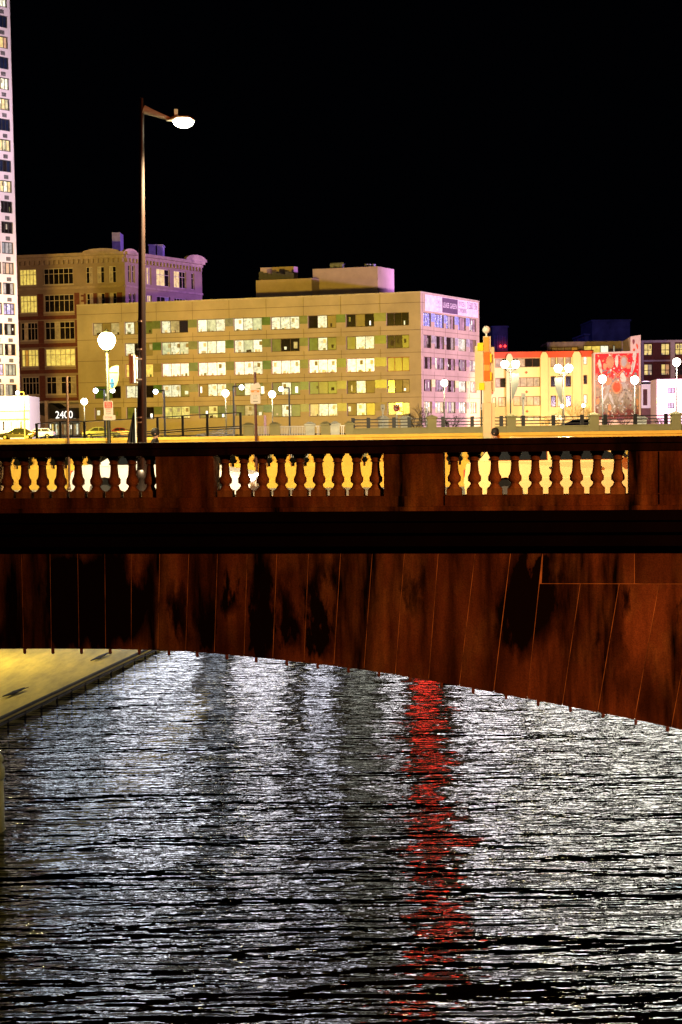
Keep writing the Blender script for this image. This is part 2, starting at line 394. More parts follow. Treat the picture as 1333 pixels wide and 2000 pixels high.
# joints: (x top, x bottom); stones between them
joints = [(-80, -66), (-20, -12), (42, 47), (98, 101), (152, 155), (205, 207), (257, 257), (313, 309), (370, 363), (426, 419), (484, 477), (542, 533), (604, 594), (667, 652), (729, 711), (792, 772), (858, 837), (931, 897), (1000, 964), (1062, 1030)]
joints_low = [(1062, 1030), (1134, 1099), (1210, 1168), (1288, 1240), (1364, 1312), (1440, 1385), (1520, 1458)]
zj = sp(1200, 1140)[1]
G = .0055
b = MB(); back = MB()
def stone(s0t, s1t, s0b, s1b, ztop, zb=None):
    z0, z1 = (arc_z(s0b), arc_z(s1b)) if zb is None else (zb, zb)
    n = 1
    P = [(s0t + G, ztop), (s1t - G, ztop), (s1b - G, z1), (s0b + G, z0)]
    front = [SF.w(s, z, 0) for s, z in P]
    b.prism(front, SF.n * -.3)
def lowx(x):                                # s of a joint foot on the arch line
    return x
for (a, c) in zip(joints, joints[1:]):
    s0t, s1t = sp(a[0], 1066)[0], sp(c[0], 1066)[0]
    s0b, s1b = sp(a[1], 1270)[0], sp(c[1], 1270)[0]
    stone(s0t, s1t, s0b, s1b, Z_ST)
for (a, c) in zip(joints_low, joints_low[1:]):
    s0t, s1t = sp(a[0] - (8 if a[0] == 1062 else 0), 1140)[0], sp(c[0], 1140)[0]
    s0b, s1b = sp(a[1], 1380)[0], sp(c[1], 1380)[0]
    stone(s0t, s1t, s0b, s1b, zj - G)
ups = [1062, 1240, 1420, 1600]
for a, c in zip(ups, ups[1:]):
    stone(sp(a, 1100)[0], sp(c, 1100)[0], sp(a - (4 if a == 1062 else 0), 1139)[0], sp(c, 1139)[0], Z_ST, zj + G)
# regular stones outside the frame on both sides
sl = sp(-80, 1066)[0]; k = 0
while sl > -30: stone(sl - .5, sl, sl - .5 + .08, sl + .08, Z_ST); sl -= .5
sr0, srb = sp(1520, 1140)[0], sp(1458, 1380)[0]
while sr0 < 34: stone(sr0, sr0 + .62, srb, srb + .62, zj - G); sr0 += .62; srb += .62
s_ = sp(1600, 1100)[0]
while s_ < 34: stone(s_, s_ + 1.4, s_, s_ + 1.4, Z_ST, zj + G); s_ += 1.4
b.build('voussoir_face', stone_face, bridge)
# mortar and core behind the stones, arch barrel
N = 70; ss = [-30 + 64 * i / N for i in range(N + 1)]
b = MB()
for s0, s1 in zip(ss, ss[1:]):
    b.add([SF.w(s0, arc_z(s0) + .03, -.006), SF.w(s1, arc_z(s1) + .03, -.006), SF.w(s1, Z_ST, -.006), SF.w(s0, Z_ST, -.006)], [(0, 1, 2, 3)], 0)
b.build('mortar', mortar, bridge)
b = MB()
for s0, s1 in zip(ss, ss[1:]):
    a_, c_ = max(arc_z(s0), WZ - 1), max(arc_z(s1), WZ - 1)
    b.add([SF.w(s0, a_ + .02, -.3), SF.w(s1, c_ + .02, -.3), SF.w(s1, c_ + .02, -16.6), SF.w(s0, a_ + .02, -16.6)], [(0, 1, 2, 3)], 0)
    b.add([SF.w(s0, a_ + .02, -16.6), SF.w(s1, c_ + .02, -16.6), SF.w(s1, -.4, -16.6), SF.w(s0, -.4, -16.6)], [(0, 1, 2, 3)], 0)
b.fbox(SF, -34, 38, -.36, -.5, -.4, -16.9)
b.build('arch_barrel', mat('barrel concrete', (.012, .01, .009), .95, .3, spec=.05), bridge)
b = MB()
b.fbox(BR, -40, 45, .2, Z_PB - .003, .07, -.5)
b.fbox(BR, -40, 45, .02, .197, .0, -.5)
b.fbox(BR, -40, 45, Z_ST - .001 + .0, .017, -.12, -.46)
b.build('cornice', near_black, bridge)
# studs hanging at the arch edge
for x in [48, 103, 159, 215, 272, 330, 385, 443, 500, 560, 620, 680, 740, 801, 862, 924, 988, 1051, 1114, 1178, 1242, 1304]:
    s = sp(x, 1270 if x < 700 else 1290)[0]
    yy = arc_z(s)
    b = MB(); b.box((-.02, -.03, -.03), (.02, .03, .02)); b.lathe((0, 0, -.065), [(.01, 0), (.024, .01), (.026, .03), (.015, .04)], 8)
    o = b.build('stud', mat('rusty iron', (.09, .045, .025), .8, .4, 20), bridge, off=Vector((0, 0, 0)))
    o.location = SF.w(s, yy - .02, -.02) - bridge.location

# ------------------------------------------------------------------ quay
QZ = WZ + .38
qa, qb = at_z(0, 1405, QZ), at_z(290, 1268, QZ)
d = (qb - qa).normalized(); n_ = Vector((-d.y, d.x, 0))
p0 = qa - d * 0.0; p1 = qb + d * 16
quay = thing('river_quay', 'pale concrete quay slab lit yellow at the left under the arch', 'quay', qa)
b = MB(); P = [p0 - d * 2, p1, p1 + n_ * 30, p0 - d * 2 + n_ * 30]
b.prism([(p.x, p.y, QZ) for p in P], (0, 0, -1.5)); b.build('slab', mat('quay concrete', (.5, .38, .08), .9, .4, .5, bump=.2, stretch=(1.6, .35, 1)), quay)
b = MB(); off = -n_ * .12
for k in range(2):
    e0 = p0 - d * 2 + off * (k + 0); e1 = p1 + off * k
    b.tube((e0.x, e0.y, QZ + .04 - k * .25), (e1.x, e1.y, QZ + .04 - k * .25), .09, n=6)
b.build('edge_beam', mat('quay edge timber', (.05, .04, .03), .9, .4), quay)
for i in range(12):
    q = p0 + d * (i * 2.1 + .6) + off * 1.4
    b = MB(); b.tube((q.x, q.y, WZ - .3), (q.x, q.y, QZ - .12), .06, .06, 8); b.build('fender_pile', mat('pile timber', (.03, .022, .016), .9, .4), quay)
for (x0, y0, x1, y1, lb) in ((178, 1290, 212, 1275, 'dark log put in for a long shadow on the quay near the arch'), (6, 1360, 48, 1344, 'dark log put in for a long shadow on the quay close to its left end')):
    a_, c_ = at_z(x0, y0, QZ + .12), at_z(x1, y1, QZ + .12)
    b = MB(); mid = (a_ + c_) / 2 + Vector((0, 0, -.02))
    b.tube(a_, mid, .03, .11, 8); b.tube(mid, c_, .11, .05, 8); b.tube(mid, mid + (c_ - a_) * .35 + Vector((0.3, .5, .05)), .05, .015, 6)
    tag(b.build('shadow_log', mat('shadow bark', (.02, .015, .01), .8, .4)), lb, 'log', 'shadow logs on the quay')  # dark log shapes stand in for long thin shadows on the slab
# quay lamp (post behind the arch crown)
def quay_lamp(x, y, power, lb, z=QZ, h=5.0):
    t = thing('quay_lamp', lb, 'street lamp', (x, y, z), 'lamps standing on the quay')
    b = MB(); b.tube((x, y, z), (x, y, z + h), .08, .05, 8); b.lathe((x, y, z), [(.2, 0), (.2, .2), (.1, .4)], 10); b.build('pole', black_metal, t)
    b = MB(); b.ball((x, y, z + h + .2), .2); b.build('globe', glow('quay globe', (1, .85, .35), 30), t)
    lamp('quay_light', 'POINT', (x, y, z + h + .2), (1, .8, .25), power, .25, parent=t)
quay_lamp(-23, 88, 8500, 'globe lamp on the quay slab hidden behind the arch crown')
quay_lamp(-26, 76, 5000, 'globe lamp at the back of the quay near its left end')

# mooring pier at the left edge
pc = at_z(-14, 1622, WZ + .02); r_ = (at_z(9, 1622, WZ + .02) - pc).length
t = thing('mooring_dolphin', 'round capped concrete mooring post cut by the left picture edge', 'mooring post', (pc.x, pc.y, WZ))
mq = mat('pale concrete', (.5, .46, .28), .85, .2, .8, bump=.2)
b = MB(); b.lathe((pc.x, pc.y, WZ - 1), [(r_, 0), (r_, 2.9)], 24); b.build('shaft', mq, t)
b = MB(); b.lathe((pc.x, pc.y, WZ + 1.9), [(r_ * 1.0, 0), (r_ * 1.14, .1), (r_ * 1.14, .42), (r_, .5), (r_ * .95, .62), (r_ * 1.05, .7), (r_ * 1.05, .82), (r_ * .7, 1.05), (.1, 1.15)], 24); b.build('cap', mq, t)
lamp('quay_spill', 'SPOT', (-10, 44, -7), (1, .78, .25), 500, .3, aim=(pc.x, pc.y, WZ + 2), angle=50)

# ------------------------------------------------------------------ made-up hall hidden on the far embankment, added to light the water
HF = Face((0, 110.4), (1, 0))
hall = thing('water_glow_hall', 'long made-up hall hidden behind the bridge, its glowing panels added to light the water', 'building', (0, 110, WZ))
b = MB(); b.fbox(HF, -62, 62, WZ - .5, -12.2, 4.2, 0); b.fbox(HF, -62, 62, -4.6, -4.2, 4.4, 0)
b.build('deck', mat('hall slab', (.03, .03, .03)), hall)
def hx(x): return (x - 667) / 2800 * 108
bays = [(-60, 40, (.75, .65, .5), 2.0), (60, 210, (.75, .85, 1), 6.0), (215, 385, (.85, .88, 1), 10.0), (400, 440, (.6, .7, .9), 2.5), (450, 560, (.9, .88, 1), 9.0),
        (590, 650, (.85, .85, 1), 8.0), (668, 728, (.62, .66, .6), 2.2), (738, 778, (1, .95, 1), 8.0), (800, 856, (1, .0, .0), 9), (885, 1010, (1, .93, .98), 12.0), (1020, 1160, (1, .95, .9), 12.0), (1170, 1340, (1, .96, .85), 12.0), (1350, 1600, (.9, 1, .95), 9.0)]
for i, (x0, x1, col, st) in enumerate(bays):
    b = MB(); a0, a1 = hx(x0), hx(x1)
    b.fbox(HF, a0 - .12, a0 + .12, -12.2, -4.6, 4.1, 3.9); b.fbox(HF, a1 - .12, a1 + .12, -12.2, -4.6, 4.1, 3.9)
    b.fbox(HF, a0 + .12, a1 - .12, -8.4, -8.2, 4.08, 3.92)
    fr = b.build('panel_frame', black_metal, hall)
    for z0, z1 in ((-12.0, -10.0), (-7.8, -5.8)):
        red = (col[1] == 0 and z0 > -9)
        b = MB(); b.fquad(HF, a0 + .1, a1 - .1, z0, z1, 3.95); b.build('glow_panel', glow('hall glow red side' if red else 'hall glow %d' % i, (1, .0, .0) if red else col, 2.5 if red else st * 1.4), fr)

# ------------------------------------------------------------------ generic building tools
def facade(mb, F, s0, s1, z0, z1, holes, m=0, depth=.35, d=0.0):
    S = sorted(set([s0, s1] + [min(max(v, s0), s1) for h in holes for v in (h[0], h[1])]))
    Z = sorted(set([z0, z1] + [min(max(v, z0), z1) for h in holes for v in (h[2], h[3])]))
    for a, c in zip(S, S[1:]):
        if c - a < 1e-5: continue
        for e, g in zip(Z, Z[1:]):
            if g - e < 1e-5: continue
            mx, mz = (a + c) / 2, (e + g) / 2
            if any(h[0] < mx < h[1] and h[2] < mz < h[3] for h in holes): continue
            mb.fquad(F, a, c, e, g, d, m)
    for (a, c, e, g) in holes:
        mb.quad(F.w(a, e, d), F.w(a, g, d), F.w(a, g, d - depth), F.w(a, e, d - depth), m)
        mb.quad(F.w(c, e, d), F.w(c, g, d), F.w(c, g, d - depth), F.w(c, e, d - depth), m)
        mb.quad(F.w(a, e, d), F.w(c, e, d), F.w(c, e, d - depth), F.w(a, e, d - depth), m)
        mb.quad(F.w(a, g, d), F.w(c, g, d), F.w(c, g, d - depth), F.w(a, g, d - depth), m)

def em(name, col, s, var=.25, scale=1.2):
    m = mat(name, (.3, .3, .3), emit=s, ecol=col, var=var, scale=scale, rough=.3); m.cycles.emission_sampling = 'NONE'; return m
PANE = {
 'W': em('lit white room', (.95, .98, .68), 1.0, .6, 2.2), 'V': em('bright white room', (1, .97, .66), 1.45, .5, 2.4), 'Y': em('lit yellow room', (1, .72, .12), 1.0, .45, 1.5),
 'L': em('lime lit room', (.85, .8, .2), .75, .5, 1.3), 'C': em('dim cream room', (.62, .5, .22), .45, .5, 1.3), 'M': em('mint lit room', (.6, .75, .45), .8, .45, 1.3),
 'O': em('orange lit room', (1, .42, .03), .5, .4, 1.5), 'A': em('brown lit room', (.5, .22, .04), .3, .5, 1.5),
 'G': mat('green tinted glass', (.09, .2, .05), .3, .35, .8), 'T': mat('tan blind behind glass', (.28, .24, .12), .5, .2, .8), 'g': mat('olive glass', (.16, .22, .08), .3, .3, .8),
 'D': mat('dark glass', (.015, .012, .012), .15, .6, .6), 'N': mat('navy glass', (.012, .02, .05), .15, .5, .6), 'K': mat('grey curtain behind glass', (.2, .26, .3), .5, .4, 1.4),
 'S': em('teal lit curtain', (.1, .28, .34), .45, .6, 1.6), 'B': em('blue lit curtain', (.02, .1, .85), .8, .8, 1.6), 'U': em('blue fairy lights', (.01, .16, 1), 1.1, .8, 3.5),
 'P': em('lilac blind lit', (.45, .36, .42), .45, .5, 1.6), 'k': mat('lilac blind', (.36, .3, .3), .5, .5, 1.2), 'R': em('red lamp', (1, .02, .01), 2.5, 0),
 'x': mat('furniture silhouette', (.05, .035, .02), .8), 'y': em('lit furniture', (.9, .6, .2), .8, .4, 3), 'z': em('paper white', (1, .95, .8), 1.6, .1)}
PK = list(PANE.keys())
def window(root, F, s0, s1, z0, z1, states, frame_m, depth=.3, bars_h=(), bars_v=None, fw=.07, clutter=True, d=0.0, name='window', style=None):
    n = len(states); b = MB(); fd = d - depth + .03
    b.fbox(F, s0, s1, z0, z0 + fw, fd + .06, fd); b.fbox(F, s0, s1, z1 - fw, z1, fd + .06, fd)
    b.fbox(F, s0, s0 + fw, z0 + fw, z1 - fw, fd + .06, fd); b.fbox(F, s1 - fw, s1, z0 + fw, z1 - fw, fd + .06, fd)
    nv = bars_v if bars_v is not None else n
    for i in range(1, nv):
        c = s0 + (s1 - s0) * i / nv; b.fbox(F, c - fw * .4, c + fw * .4, z0 + fw, z1 - fw, fd + .05, fd)
    for hz in bars_h:
        z = z0 + (z1 - z0) * hz; b.fbox(F, s0 + fw, s1 - fw, z - fw * .4, z + fw * .4, fd + .045, fd)
    if style: b.fbox(F, s0 - .12, s1 + .12, z0 - .16, z0 - .002, d + .12, d - .1)
    wo = b.build(name, frame_m, root)
    used = []; p = MB()
    def mi(k):
        if k not in used: used.append(k)
        return used.index(k)
    for i, st in enumerate(states):
        a, c = s0 + (s1 - s0) * i / n, s0 + (s1 - s0) * (i + 1) / n
        p.fquad(F, a, c, z0, z1, fd - .01, mi(st))
        H = z1 - z0; W_ = c - a
        if clutter and st in 'WVYLCMOPB':
            for _ in range(random.choice((2, 3, 4))):
                q = random.uniform(.08, .3) * W_; x = random.uniform(a + .1 * W_, c - q - .05 * W_); hh = random.uniform(.06, .26) * H
                p.fbox(F, x, x + q, z0 + .02, z0 + hh, fd + .005, fd - .005, mi(random.choice('yyyCCg') if st in 'VWY' else random.choice('xyxgC')))
            if random.random() < .5:
                x = random.uniform(a, c - .45 * W_); p.fbox(F, x, x + .3 * W_, z1 - .45 * H, z1 - .15 * H, fd + .004, fd - .005, mi(random.choice('CyzT')))
        if clutter and st in 'DGgTkK' and random.random() < .55:
            q = random.uniform(.12, .4) * W_; x = random.uniform(a + .05 * W_, c - q); e = random.uniform(.0, .45) * H
            p.fbox(F, x, x + q, z0 + e + .02, z0 + e + random.uniform(.15, .5) * H, fd + .005, fd - .005, mi(random.choice('zCWgxx')))
        if st in 'UB' and st == 'U':
            for _ in range(9):
                x = random.uniform(a, c - .1); e = random.uniform(z0, z1 - .1); p.fbox(F, x, x + .1, e, e + .1, fd + .01, fd, mi('z'))
    p.build('pane', [PANE[k] for k in used], wo)
    return wo

def body(root, name, base, top, z0, z1, m, faces_front, holes_by_face, m_roof, depth=.35, joints_m=None):
    pass

# ------------------------------------------------------------------ office block
OC = at_depth(823, 700, 229)                # corner
tf = Vector((-1, .27, 0)); OF = Face(OC.xy, tf)
ts = Vector((1, 1.7, 0)); OS = Face(OC.xy, ts)
def zc(y, x=823): return OF.px(x, y)[1]
zroof = zc(571.5)
office = thing('office_block', 'five storey tan office block with lit windows and a pink lit gable', 'office building', (OC.x, OC.y, GZ))
conc = mat('tan concrete', (.46, .39, .27), .9, .16, .2, bump=.1)
seam = mat('facade seam', (.12, .09, .05), .9)
rows = [(609.5, 635.5), (653.5, 680), (697, 725), (741, 767), (785.5, 811)]
rows_z = [(zc(b_), zc(a_)) for a_, b_ in [(r[0] - 1.0, r[1] - 1.0) for r in rows]]
cols = [(756, 800), (677, 732), (603, 658), (530.5, 586), (458, 513), (387, 441), (316, 369), (245, 299), (183, 235)]
cols_s = [(OF.px(c[1], 700)[0], OF.px(c[0], 700)[0]) for c in cols]
ROWS = ['DDD,DTD,DWT,WWW,VWM,VMW,WCD,WTg,CTC', 'DDg,gWW,GWg,gDD,WMV,VWV,MWM,WDT,TTT', 'ggg,VVV,VVV,VVV,VVW,VVV,VVV,YYY,Cgg',
        'DTk,DWT,GgG,gWG,gWg,TWW,WWg,WWD,GGD', 'LDL,TWg,CWW,gWG,gCg,gLG,LLL,gDD,TWT']
LEFT = OF.px(150, 600)[0]
holes = []; wins = []
for ri, (za, zb) in enumerate(rows_z):
    for ci, (sa, sb) in enumerate(cols_s):
        if ri < 4 and ci == 8 and ri != 3 and ri != 0: continue
        holes.append((sa, sb, za, zb)); wins.append((ri, ci, sa, sb, za, zb))
b = MB()
facade(b, OF, 0, LEFT, GZ, zroof, holes)
SR = OS.px(937, 700)[0]
srow = [((609.5, 637), (616, 646)), ((653.5, 679), (661, 686)), ((696, 721), (702, 727)), ((740, 765), (745, 768)), ((784, 807), (784, 808))]
sideholes = []
scol = [(828, 843), (850, 868), (872.5, 889), (896, 911), (918, 931)]
scs = [(OS.px(a, 700)[0], OS.px(c, 700)[0]) for a, c in scol]
srz = [(OS.px(829, 636.5)[1], OS.px(829, 610)[1]), (OS.px(829, 679)[1], OS.px(829, 653.5)[1]), (OS.px(829, 720)[1], OS.px(829, 696.5)[1]), (OS.px(829, 764)[1], OS.px(829, 740.5)[1]), (OS.px(829, 807)[1], OS.px(829, 784)[1])]
for za, zb in srz:
    for sa, sb in scs: sideholes.append((sa, sb, za, zb))
facade(b, OS, 0, SR, GZ, zroof, sideholes)
P3 = OS.w(SR, 0); P2 = OF.w(LEFT, 0); P4 = P3 + (P2 - OC) ; P4.z = 0
for q0, q1 in ((P2, P4), (P4, P3)):
    b.quad((q0.x, q0.y, GZ), (q1.x, q1.y, GZ), (q1.x, q1.y, zroof), (q0.x, q0.y, zroof))
wall = b.build('wall', conc, office, fix=False)
b = MB()                                     # seams between precast panels
for r0, r1 in zip([(zroof, zroof)] + rows_z, rows_z):
    zm = (r0[0] + r1[1]) / 2 if r0[0] != zroof else (zroof + r1[1]) / 2
    b.fbox(OF, .01, LEFT, zm - .03, zm + .03, .012, -.01); b.fbox(OS, .01, SR, zm - .03, zm + .03, .012, -.01)
for (a, c) in zip(cols_s, cols_s[1:]):
    sm = (a[1] + c[0]) / 2
    for i, r in enumerate(rows_z):
        top = zroof if i == 0 else rows_z[i - 1][0]
        b.fbox(OF, sm - .025, sm + .025, r[1] + .02, top - .02, .014, -.01)
for sa, sb in scs:
    for i, r in enumerate(rows_z):
        top = zroof if i == 0 else rows_z[i - 1][0]; b.fbox(OS, sa - .3, sa - .25, r[1] + .02, top - .02, .014, -.01)
b.build('panel_seam', seam, office)
b = MB(); b.prism([OF.w(-.05, zroof, .08), OF.w(LEFT, zroof, .08), (P4.x, P4.y, zroof), OS.w(SR, zroof, .08)], (0, 0, .22)); b.build('roof', mat('roof coping', (.5, .45, .35)), office)
for ri, ci, sa, sb, za, zb in wins:
    st = ROWS[ri].split(',')[ci][::-1]
    window(office, OF, sa, sb, za, zb, st, seam if ri != 2 else mat('red window frame', (.3, .08, .04), .6), fw=.1)
SROW = ['UUU,UUU,UPk,Bkk,kPk', 'PkD,PDk,DDC,WWV,kkT', 'kDk,VkP,kDk,DPk,WPW', 'Dkk,kPP,kDk,VVV,PWk', 'YWY,YWY,LPL,VWV,PYP']
for ri, (za, zb) in enumerate(srz):
    for ci, (sa, sb) in enumerate(scs):
        st = SROW[ri].split(',')[ci]; st = ''.join(c + c for c in st) if ri in (1, 2, 3) else st
        window(office, OS, sa, sb, za, zb, st, seam, fw=.06)
def spandrel(F, a, c, za, zb, k, d=.0):
    b = MB(); b.fbox(F, a + .02, c - .02, zb - (zb - za) * .62, zb, .03, -.2)
    b.build('spandrel_panel', PANE[k], office)
for ri, (za, zb) in enumerate(rows_z):
    for ci in range(7):
        a, c = cols_s[ci][1], cols_s[ci + 1][0]
        k = 'gGgGTggG'[(ri * 3 + ci) % 8] if not (ri == 0 and ci == 4) else 'K'
        spandrel(OF, a, c, za, zb, k)
for ri, (za, zb) in enumerate(srz):
    for (a, c) in zip(scs, scs[1:]): spandrel(OS, a[1], c[0], za, zb, 'U' if ri == 0 else 'kPkY'[(ri) % 4])
# leasing banner on the gable
def banner():
    t = thing('leasing_banner', 'wide pale leasing banner with a dark block along the gable top of the office block', 'banner', OS.w(OS.px(829, 590)[0], zc(600), .1))
    b = MB(); s = lambda x: OS.px(x, 600)[0]
    zt_ = OS.px(829, 574.5)[1]; zb_ = OS.px(829, 606.5)[1]; H = zt_ - zb_
    b.fbox(OS, s(830), s(933), zb_, zt_, .08, .02, 0)
    f = lambda u: zb_ + H * u
    b.fbox(OS, s(863.5), s(893.5), f(.03), f(.97), .1, .081, 1)
    text_mb(b, 'LEASE GREEN', OS, s(865), s(892), f(.36), f(.68), .104, 2)
    text_mb(b, '2401', OS, s(852.5), s(861), f(.5), f(.75), .086, 3)
    text_mb(b, 'MARKET', OS, s(852), s(861.5), f(.28), f(.38), .086, 3)
    b.fbox(OS, s(851.5), s(862), f(.93), f(.95), .09, .081, 3); b.fbox(OS, s(851.5), s(862), f(.05), f(.07), .09, .081, 3)
    text_mb(b, 'OFFICES /', OS, s(895), s(908), f(.58), f(.88), .086, 1)
    text_mb(b, 'COWORKING', OS, s(894.5), s(911), f(.18), f(.47), .086, 1)
    text_mb(b, '215.800.1306', OS, s(912), s(931), f(.5), f(.94), .086, 1)
    b.build('banner_sheet', [mat('banner white', (.78, .74, .78)), mat('banner purple', (.12, .08, .14)), mat('banner letters', (.8, .78, .8)), mat('banner grey', (.35, .3, .4))], t)
banner()
# rooftop plant rooms
def roof_box(x0, x1, xs, y0, ytop, D, root, name, m, base_y=None):
    """box whose front runs x0..x1 and whose side face ends at xs"""
    P = at_depth(x1, ytop, D); F = Face(P.xy, tf); s1 = F.px(x0, ytop)[0]; z1 = P.z; z0 = zroof - .5 if base_y is None else base_y
    G2 = Face(P.xy, ts); s2 = G2.px(xs, ytop)[0] if xs else 6
    b = MB(); a, c, e = P.copy(), F.w(s1, 0), G2.w(s2, 0); g = c + (e - a); 
    b.prism([(p.x, p.y, z0) for p in (a, c, g, e)], (0, 0, z1 - z0)); o = b.build(name, m, root); return F, z1, P
pm = mat('plant room render', (.4, .32, .26), .9, .12, .5)
F1, z1, P1 = roof_box(611, 738, 770, 0, 520, 246, office, 'plant_room', pm)
roof_box(500, 609, None, 0, 543, 246.5, office, 'plant_room', pm)
roof_box(509, 574, 582, 0, 520, 252, office, 'plant_room', pm)
b = MB()
for x in (650, 662, 668, 716, 722, 730):
    q = at_depth(x, 516, 250); b.tube((q.x, q.y, zroof), (q.x, q.y, q.z), .35 if x > 700 else .5, n=8)
q0, q1 = at_depth(645, 518, 250), at_depth(672, 516, 250); b.tube(q0, q1, .4, n=8)
b.build('roof_duct', mat('blue grey duct', (.2, .22, .3)), office)
b = MB(); zr_ = at_depth(550, 543, 246.5).z
for i in range(8):
    q = at_depth(511 + i * 8.5, 531 + (i % 3) * 2.5, 248); b.box((q.x - .42, q.y - .4, zr_ - .02), (q.x + .36, q.y + .5, q.z))
b.build('cooling_unit', black_metal, office)
b = MB(); b.fbox(OF, OF.px(520, 800)[0], OF.px(465, 800)[0], GZ, zc(806, 823), 1.2, .0); b.build('porch', conc, office)
pm_spot = None

# ------------------------------------------------------------------ loft building (left)
LC = at_depth(246, 600, 262); LF = Face(LC.xy, (-1, .2, 0)); LS = Face(LC.xy, (1, 1.5, 0))
loft = thing('loft_building', 'old brick and stone loft building with a cornice behind the office block', 'loft building', (LC.x, LC.y, GZ))
lst = mat('loft stone', (.33, .26, .21), .9, .15, .4); lbr = mat('dark red brick', (.16, .05, .035), .9, .25, 2.0)
wfr = mat('white window frame', (.55, .5, .42), .6)
def lz(y, x=160): return LF.px(x, y)[1]
ztopL = LF.px(200, 497)[1]
Lleft = LF.px(-40, 600)[0]; LSr = LS.px(396, 600)[0]
lrows = [(523.5, 555.5), (575, 609.5), (628, 663.5), (681, 715), (735, 770)]     # measured at x about 118
lrz = [(lz(b_, 118), lz(a_, 118)) for a_, b_ in lrows]
lc = [(88, 146), (41, 74), (-30, 22)]
lcs = [(LF.px(b_, 650)[0], LF.px(a_, 650)[0]) for a_, b_ in lc]
LST = ['DDDDDD,YYYYY,DDD', 'DDDDDD,YYYYY,DDD', 'DDADDD,DADDD,DDD', 'YYYYYY,YOYYY,DDD', 'DDADDA,DDDDD,DDD']
holes = [(a, c, z0, z1) for (z0, z1) in lrz for (a, c) in lcs]
small = [(LF.px(b_, 540)[0], LF.px(a_, 540)[0]) for a_, b_ in ((168, 181), (190, 204), (213, 227))]
for z0, z1 in lrz[:2]:
    for a, c in small: holes.append((a, c, z0, z1))
b = MB(); facade(b, LF, 0, Lleft, GZ, ztopL, holes)
lsr = [(287, 296, 'YA'), (306, 332, 'YYD'), (340, 364, 'YYDD')]
sh = []; sz = [(LS.px(300, 557)[1], LS.px(300, 523)[1]), (LS.px(300, 612)[1], LS.px(300, 577)[1])]
for z0, z1 in sz:
    for x0, x1, _ in [(251, 256, ''), (259, 264, '')] + lsr + [(374, 380, '')]: sh.append((LS.px(x0, 540)[0], LS.px(x1, 540)[0], z0, z1))
facade(b, LS, 0, LSr, GZ, ztopL, sh)
Q2 = LF.w(Lleft, 0); Q3 = LS.w(LSr, 0); Q4 = Q2 + Q3 - LC
for q0, q1 in ((Q2, Q4), (Q4, Q3)): b.quad((q0.x, q0.y, GZ), (q1.x, q1.y, GZ), (q1.x, q1.y, ztopL), (q0.x, q0.y, ztopL))
b.build('wall', lst, loft, fix=False)
b = MB()                                     # brick infill beside and below windows
for i, (z0, z1) in enumerate(lrz[1:]):
    for (a, c) in zip(lcs, lcs[1:]): b.fbox(LF, a[1] + .15, c[0] - .15, z0 - .6, z1 + .2, .05, -.1)
    b.fbox(LF, lcs[0][0] - 1.1, lcs[0][0] - .15, z0 - .6, z1 + .2, .05, -.1)
    b.fbox(LF, lcs[0][0] - 1.1, Lleft, z0 - 1.3, z0 - .62, .05, -.1)
z0, z1 = lrz[1]
for a, c in zip([small[0][1] + 1.0, small[0][0] - .1, small[1][0] - .1, small[2][0] - .1], [small[0][1] + .1, small[1][1] + .1, small[2][1] + .1, small[2][0] - 1.1]):
    b.fbox(LF, min(a, c), max(a, c), z0, z1, .05, -.1)
b.build('brick_panel', lbr, loft)
b = MB()                                     # cornice with dentils, pediments, quoins
for F, s_end in ((LF, Lleft), (LS, LSr)):
    b.fbox(F, -.2, s_end, ztopL - .2, ztopL + .35, .9, -.3); b.fbox(F, 0, s_end, ztopL - .75, ztopL - .203, .35, -.1)
    b.fbox(F, 0, s_end, lrz[0][0] - .9, lrz[0][0] - .5, .25, -.1)
    n = int(s_end / .95)
    for i in range(n): b.fbox(F, i * .95 + .2, i * .95 + .6, ztopL - 1.5, ztopL - .753, .5, -.1)
for F, sc_, hw in ((LF, LF.px(200, 540)[0], 3.6), (LS, LS.px(253, 540)[0], 1.6), (LS, LS.px(381, 540)[0], 3.2)):
    pts = [F.w(sc_ + hw * math.cos(math.pi * i / 8), ztopL + .35 + hw * (.38 if F is LS else .2) * math.sin(math.pi * i / 8), .6) for i in range(9)]
    b.prism(pts, F.n * -.8)
for i in range(26):
    z = GZ + 2 + i * .95
    if z < ztopL - 3: b.fbox(LF, LF.px(161 + (i % 2), 600)[0] - .3, LF.px(158, 600)[0], z, z + .6, .12, -.1)
b.build('cornice', mat('loft trim', (.4, .32, .26)), loft)
for (z0, z1), row in zip(lrz, LST):
    for (a, c), st in zip(lcs, row.split(',')):
        window(loft, LF, a, c, z0, z1, st[::-1], wfr, bars_h=(.66,), bars_v=len(st), fw=.13, style=1, clutter=False)
for z0, z1 in lrz[:2]:
    for i, (a, c) in enumerate(small): window(loft, LF, a, c, z0, z1, 'DA' if i else 'AD', wfr, bars_h=(.66,), fw=.1, clutter=False)
for r, (z0, z1) in enumerate(sz):
    for x0, x1, st in [(251, 256, 'D'), (259, 264, 'D')] + lsr + [(374, 380, 'D')]:
        st2 = {0: st, 1: {'YA': 'YY', 'YYD': 'DDK', 'YYDD': 'DDDD'}.get(st, 'D')}[r]
        window(loft, LS, LS.px(x0, 540)[0], LS.px(x1, 540)[0], z0, z1, st2, wfr, bars_h=(.66,), fw=.12, clutter=False)
b = MB(); q = at_depth(219, 454, 275); q2 = at_depth(235, 454, 275); b.box((q.x, 275, ztopL - .3), (q2.x, 279, q.z)); b.build('stair_tower', mat('blue panel', (.3, .3, .5)), loft)
